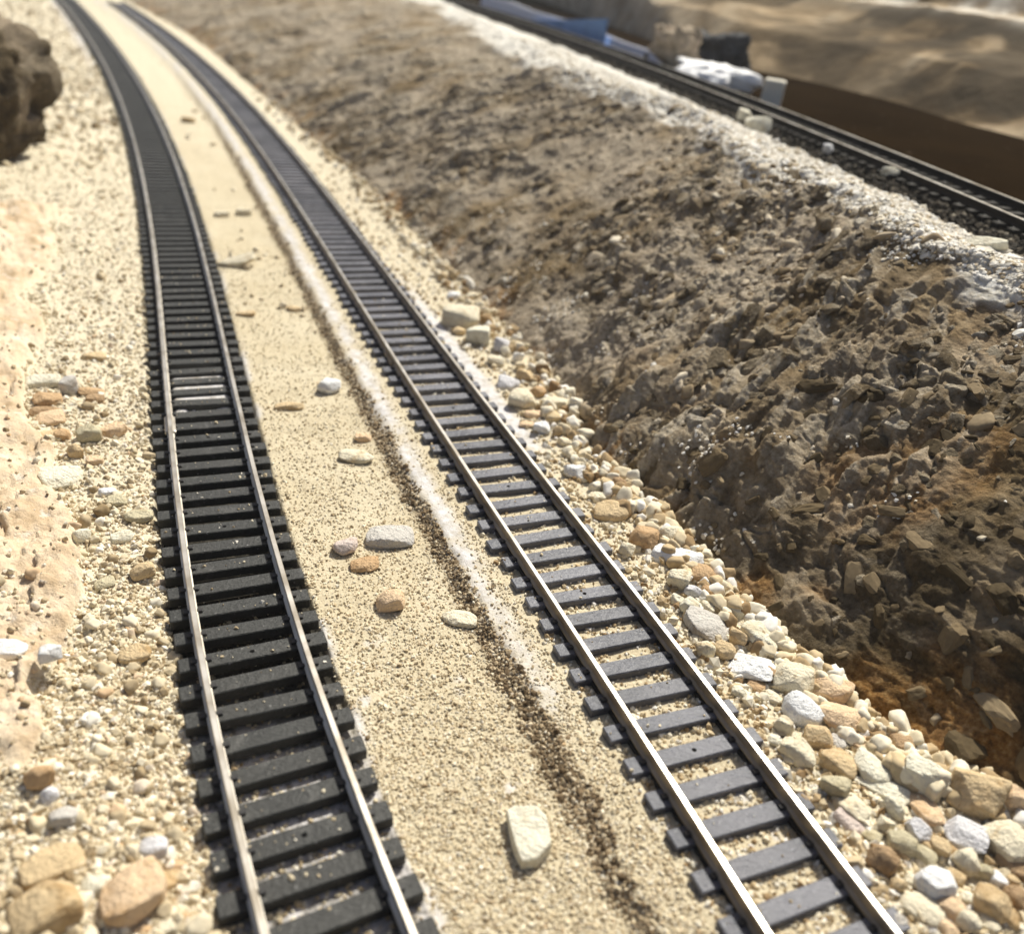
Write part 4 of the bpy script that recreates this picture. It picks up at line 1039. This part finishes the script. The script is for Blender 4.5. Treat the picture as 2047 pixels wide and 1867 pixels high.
batch(L1, Lg, [
 (960, 300, 155, 115, 'olive', .5, 0, 'olive-grey stone by the notch of the slab'),
 (1310, 190, 185, 175, 'tan', .6, 0, 'tan stone with a pale top at the black tie ends'),
 (1240, 960, 240, 220, 'tan', .75, 0, 'round tan stone in the gravel near the black ties'),
 (460, 940, 165, 170, 'white', .3, 0, 'white squarish stone near the left edge'),
 (70, 910, 260, 190, 'white', .3, -20, 'large white stone cut by the left edge'),
])
batch(L0, Lg, [
 (365, 400, 200, 340, 'orange', .5, 8, 'tall orange stone leaning at the lower left'),
 (460, 560, 125, 195, 'quartz', .4, 0, 'white quartz pebble right of the tall orange stone'),
 (460, 1190, 440, 240, 'tan', .7, 0, 'broad tan stone at the lower left'),
 (1210, 1500, 490, 450, 'peach', .45, 10, 'biggest peach boulder near the bottom left'),
 (1400, 1050, 225, 190, 'quartz', .75, -10, 'pale grey oval stone near the black tie ends'),
 (1550, 1330, 265, 160, 'tan', .7, 0, 'tan stone right above the biggest peach boulder'),
 (430, 1590, 480, 420, 'tan', .55, 0, 'large tan lump in the bottom left corner'),
 (1550, 1640, 125, 110, 'cream', .6, 0, 'cream pebble right of the biggest peach boulder'),
 (1530, 1765, 145, 105, 'cream', .6, 0, 'cream pebble at the bottom edge right of the peach boulder'),
 (1230, 820, 135, 95, 'cream', .6, 0, 'cream pebble above the pale grey oval stone'),
 (600, 760, 210, 190, 'grey', .4, 0, 'grey-white stone below the white quartz pebble'),
 (880, 1400, 210, 190, 'pale', .5, 0, 'whitish stone left of the biggest peach boulder'),
])

# ------------------------------------------------------------------ things behind the upper track
def c_side(px, d):           # the point beside the upper track (d mm behind its centre line) that lies nearest to this pixel's ray
    q = np.arange(150, 1250, 1.0); P, T, N = PC.at(q); X = np.column_stack([P + N * d, np.full(len(q), ZC - 5)])
    r = rays([px])[0]; r /= np.linalg.norm(r); w = X - np.array([0, 0, H]); e = np.linalg.norm(w - np.outer(w @ r, r), axis=1)
    return X[np.argmin(e)], q[np.argmin(e)]
def top_z(X, py, pxx):       # height at X that shows at image row py
    d = rays([(pxx, py)])[0]; return H + d[2] / math.hypot(d[0], d[1]) * math.hypot(X[0], X[1])
def sheet(name, bottom, top, d0, thick, m, label, cat, wave=0.0):
    """an upright sheet along the upper track: pairs of pixels for its lower and upper edge"""
    B, Tz = [], []
    for (bx, by), (tx, ty) in zip(bottom, top):
        X, q = c_side((bx, by), d0); B.append(X); Tz.append(max(X[2] + 1.0, top_z(X, ty, tx)))
    B = np.array(B); Tz = np.array(Tz); n = 60; u = np.linspace(0, len(B) - 1, n)
    P = np.column_stack([np.interp(u, np.arange(len(B)), B[:, i]) for i in range(3)]); zt = np.interp(u, np.arange(len(B)), Tz)
    t = np.gradient(P[:, :2], axis=0); t /= np.linalg.norm(t, axis=1)[:, None]; nrm = np.stack([t[:, 1], -t[:, 0]], 1)
    if nrm[:, 0].mean() < 0: nrm = -nrm
    rows = []
    lean = np.linspace(0, 1, 9)
    prof = [(l * wave, l) for l in lean] + [(l * wave + thick, l) for l in lean[::-1]]
    v = np.array([np.column_stack([P[:, :2] + nrm * (o + .6 * vnoise(np.column_stack([u / 5, 0 * u + l, 0 * u]), 5))[:, None], P[:, 2] - 1.5 + (zt - P[:, 2] + 1.5) * l]) for o, l in prof])
    m_ = len(prof); f = []
    for i in range(m_):
        j = (i + 1) % m_
        a_ = np.arange(n - 1); f.append(np.stack([i * n + a_, i * n + a_ + 1, j * n + a_ + 1, j * n + a_], 1))
    caps = np.array([[i * n for i in range(m_)][::-1], [i * n + n - 1 for i in range(m_)]])
    o = np_mesh(name, v.reshape(-1, 3), [np.vstack(f), caps], m, smooth=False)
    return tag(o, label, cat)
LAV = flat('lavender_sheet', (.78, .79, .88), .05); BLU = flat('blue_sheet', (.19, .33, .60), .12, 6)
sheet('paper_strip', [(960, 12), (1010, 32), (1060, 52), (1130, 78), (1200, 100), (1240, 114), (1290, 124), (1335, 120)], [(955, -8), (1015, 2), (1060, 22), (1110, 40), (1195, 68), (1250, 86), (1300, 102), (1345, 82)], 24, 1.5, LAV, 'long lavender paper strip bent behind the upper track', 'paper strip', 2)
sheet('blue_sheet', [(1055, 46), (1090, 60), (1130, 72), (1170, 84), (1203, 96)], [(1055, 41), (1090, 41), (1130, 40), (1170, 38), (1197, 36)], 19, 1.5, BLU, 'blue triangular sheet standing behind the upper track', 'sheet', 1)

def blob(name, px_c, w, h, d, m, label, cat, rnd=.5, flatten=1.0, rough_=.0, dwn=.75):
    X, q = c_side(px_c, d); r = math.hypot(X[0], X[1]); mm = math.hypot(r, H - X[2]) / F
    v, f = rock(name, w * mm, w * mm * dwn, h * mm * flatten, int(px_c[0]), rnd, 4)
    if rough_: v = v * (1 + rough_ * fbm(v, w * mm * .22, 4, 9))[:, None]
    o = np_mesh(name, v, f, m, smooth=True); o.location = Vector((X[0], X[1], ZC - 6 + h * mm * flatten * .45)) * S
    return tag(o, label, cat)
blob('plaster_lump', (1425, 166), 128, 34, 32, flat('white_plaster', (.93, .93, .92), .03), 'white plaster lump behind the upper track', 'plaster lump', .6, 1.0, .4, 1.3)
blob('rock_heap', (1350, 132), 90, 78, 27, flat('heap_rock', (.50, .40, .28), .5, 12), 'pointed tan rock heap between lavender strip and white lump', 'rock heap', .25, 1.0, .6, .6)
blob('dark_rock', (1440, 128), 110, 66, 70, flat('dark_rock', (.05, .052, .055), .7, 9), 'dark grey rock behind the white plaster lump', 'rock', .4, 1.1, .5, .7)
# small white block
X, q = c_side((1543, 198), 33); mm = math.hypot(math.hypot(X[0], X[1]), H - X[2]) / F
v, f = box(36 * mm, 26 * mm, 44 * mm, .7); o = np_mesh('white_block', v, f, flat('block_white', (.90, .84, .70), .06, 8)); o.location = Vector((X[0], X[1], ZC - 6.5)) * S; o.rotation_euler = (0, .03, -.25)
tag(o, 'small off-white block standing on the dark board by the upper track', 'block')
# post in front of the paper strip
X, q = c_side((1291, 122), 17); mm = math.hypot(math.hypot(X[0], X[1]), H - X[2]) / F
v, f = box(8 * mm, 6 * mm, 20 * mm, .5); o = np_mesh('post', v, f, flat('post_dark', (.03, .03, .035), .2)); o.location = Vector((X[0], X[1], ZC - 5.5)) * S
tag(o, 'short dark post in front of the lavender paper strip', 'post')
# pale crest stones beside the black bed
for i, (px, w, h, lab) in enumerate([((1515, 248), 44, 30, 'largest pale stone on the crest at the black ballast'), ((1490, 232), 26, 20, 'pale crest stone left of the largest crest stone'), ((1656, 297), 18, 18, 'small round white crest stone alone by the ballast'), ((1780, 345), 30, 18, 'pale crest stone at the ballast edge, right of the round one'), ((1975, 490), 60, 30, 'long flat pale crest stone near the right edge')]):
    stone(px, w, h, 'pale' if i != 2 else 'white', .25, 0, lab, 'stone', 'pale stones along the crest', zref=ZC - 3.0)

# rock mass standing in for a dark recess at the upper left edge
bv, bf = sphere(6)
R = np.ones(len(bv)); r_ = np.random.default_rng(5)
pl = r_.normal(size=(34, 3)); pl /= np.linalg.norm(pl, axis=1)[:, None]; of = r_.uniform(.78, 1, 34)
rad = of / np.clip(bv @ pl.T, 1e-3, None); R = -np.log(np.exp(-9 * np.minimum(rad, 3)).sum(1)) / 9
v = bv * R[:, None]; v = v / np.abs(v).max(0) * np.array([48, 70, 62])
v = v * (1 + .24 * fbm(v, 26, 5, 501) + .08 * fbm(v, 8, 4, 503))[:, None]
f1, f2, r1, o1 = cells(v + 3 * np.column_stack([fbm(v, 15, 3, 505)] * 3), 17, 507)
v = v + bv * (6.5 * (r1 - .5) + 6 * (o1 @ np.array([.5, .4, .7])) * sstep(0, .3, f2 - f1))[:, None]
o = np_mesh('recess_rock', v, bf, M['bank'], smooth=True, attrs=dict(dark_brown=sstep(-.7, -.1, fbm(v, 20, 4, 509) - v[:, 2] / 90), greyness=np.full(len(v), .8), dust=sstep(.75, .95, r1) * .25 * sstep(10, 35, v[:, 2]), rust=0 * R, crest=0 * R))  # dark base and paler top: shade and sunlight put into the colour
P_ = along([(-130, 205)], [500.0])[0]; o.location = Vector((P_[0], P_[1], 4)) * S
tag(o, 'dark grey-brown rock mass standing in for a shaded recess at the upper left edge', 'rock outcrop')

# ------------------------------------------------------------------ camera, light, world
cam = bpy.data.cameras.new('camera'); co = bpy.data.objects.new('camera', cam); link(co)
cam.sensor_fit = 'HORIZONTAL'; cam.sensor_width = 36; cam.lens = F / 2047 * 36
cam.clip_start = .02; cam.clip_end = 200
rt, up, fw = Vector((1, 0, 0)), Vector((0, math.sin(TH), math.cos(TH))), Vector((0, math.cos(TH), -math.sin(TH)))
c, s_ = math.cos(RO), math.sin(RO)
X, Y, Z = c * rt + s_ * up, -s_ * rt + c * up, -fw
co.matrix_world = Matrix(((X.x, Y.x, Z.x, 0), (X.y, Y.y, Z.y, 0), (X.z, Y.z, Z.z, H * S), (0, 0, 0, 1)))
fp_ = bp([(1000, 1170)], -2)[0]
cam.dof.use_dof = True; cam.dof.focus_distance = abs((Vector(fp_) - Vector((0, 0, H))).dot(fw)) * S
cam.dof.aperture_fstop = (cam.lens * .001) / .017
scn.camera = co

hv, hf = box(5000, 3000, 780, 1.0)
hz = np_mesh('haze', hv + np.array([0, 1330, -150]), hf, None); hz['kind'] = 'stuff'
hm = bpy.data.materials.new('haze'); hm.use_nodes = True; hn = hm.node_tree; hn.nodes.remove(hn.nodes['Principled BSDF'])
pv = hn.nodes.new('ShaderNodeVolumePrincipled'); pv.inputs['Density'].default_value = .005; pv.inputs['Color'].default_value = (.96, .95, .93, 1)
hn.links.new(pv.outputs[0], hn.nodes['Material Output'].inputs['Volume']); hz.data.materials.append(hm)

SUN_EL, SUN_AZ = math.radians(51), math.radians(24)          # azimuth from +y towards +x
sd = Vector((math.cos(SUN_EL) * math.sin(SUN_AZ), math.cos(SUN_EL) * math.cos(SUN_AZ), math.sin(SUN_EL)))
sun = bpy.data.lights.new('sun', 'SUN'); sun.energy = 4.6; sun.angle = math.radians(2.2); sun.color = (1, .965, .86)
so = bpy.data.objects.new('sun', sun); link(so); so.rotation_euler = sd.to_track_quat('Z', 'Y').to_euler(); so.location = sd * 20
w = bpy.data.worlds.new('World'); scn.world = w; w.use_nodes = True
nt = w.node_tree; sk = nt.nodes.new('ShaderNodeTexSky'); sk.sky_type = 'NISHITA'; sk.sun_disc = False
sk.sun_elevation = SUN_EL; sk.sun_rotation = SUN_AZ; sk.dust_density = 4.0; sk.air_density = .7; sk.ozone_density = .4
nt.links.new(sk.outputs[0], nt.nodes['Background'].inputs['Color']); nt.nodes['Background'].inputs['Strength'].default_value = .07
vs = scn.view_settings; vs.view_transform = 'Standard'; vs.look = 'None'; vs.exposure = .38; vs.gamma = 1; vs.use_curve_mapping = False
scn.cycles.max_bounces = 5; scn.cycles.diffuse_bounces = 3; scn.cycles.glossy_bounces = 2
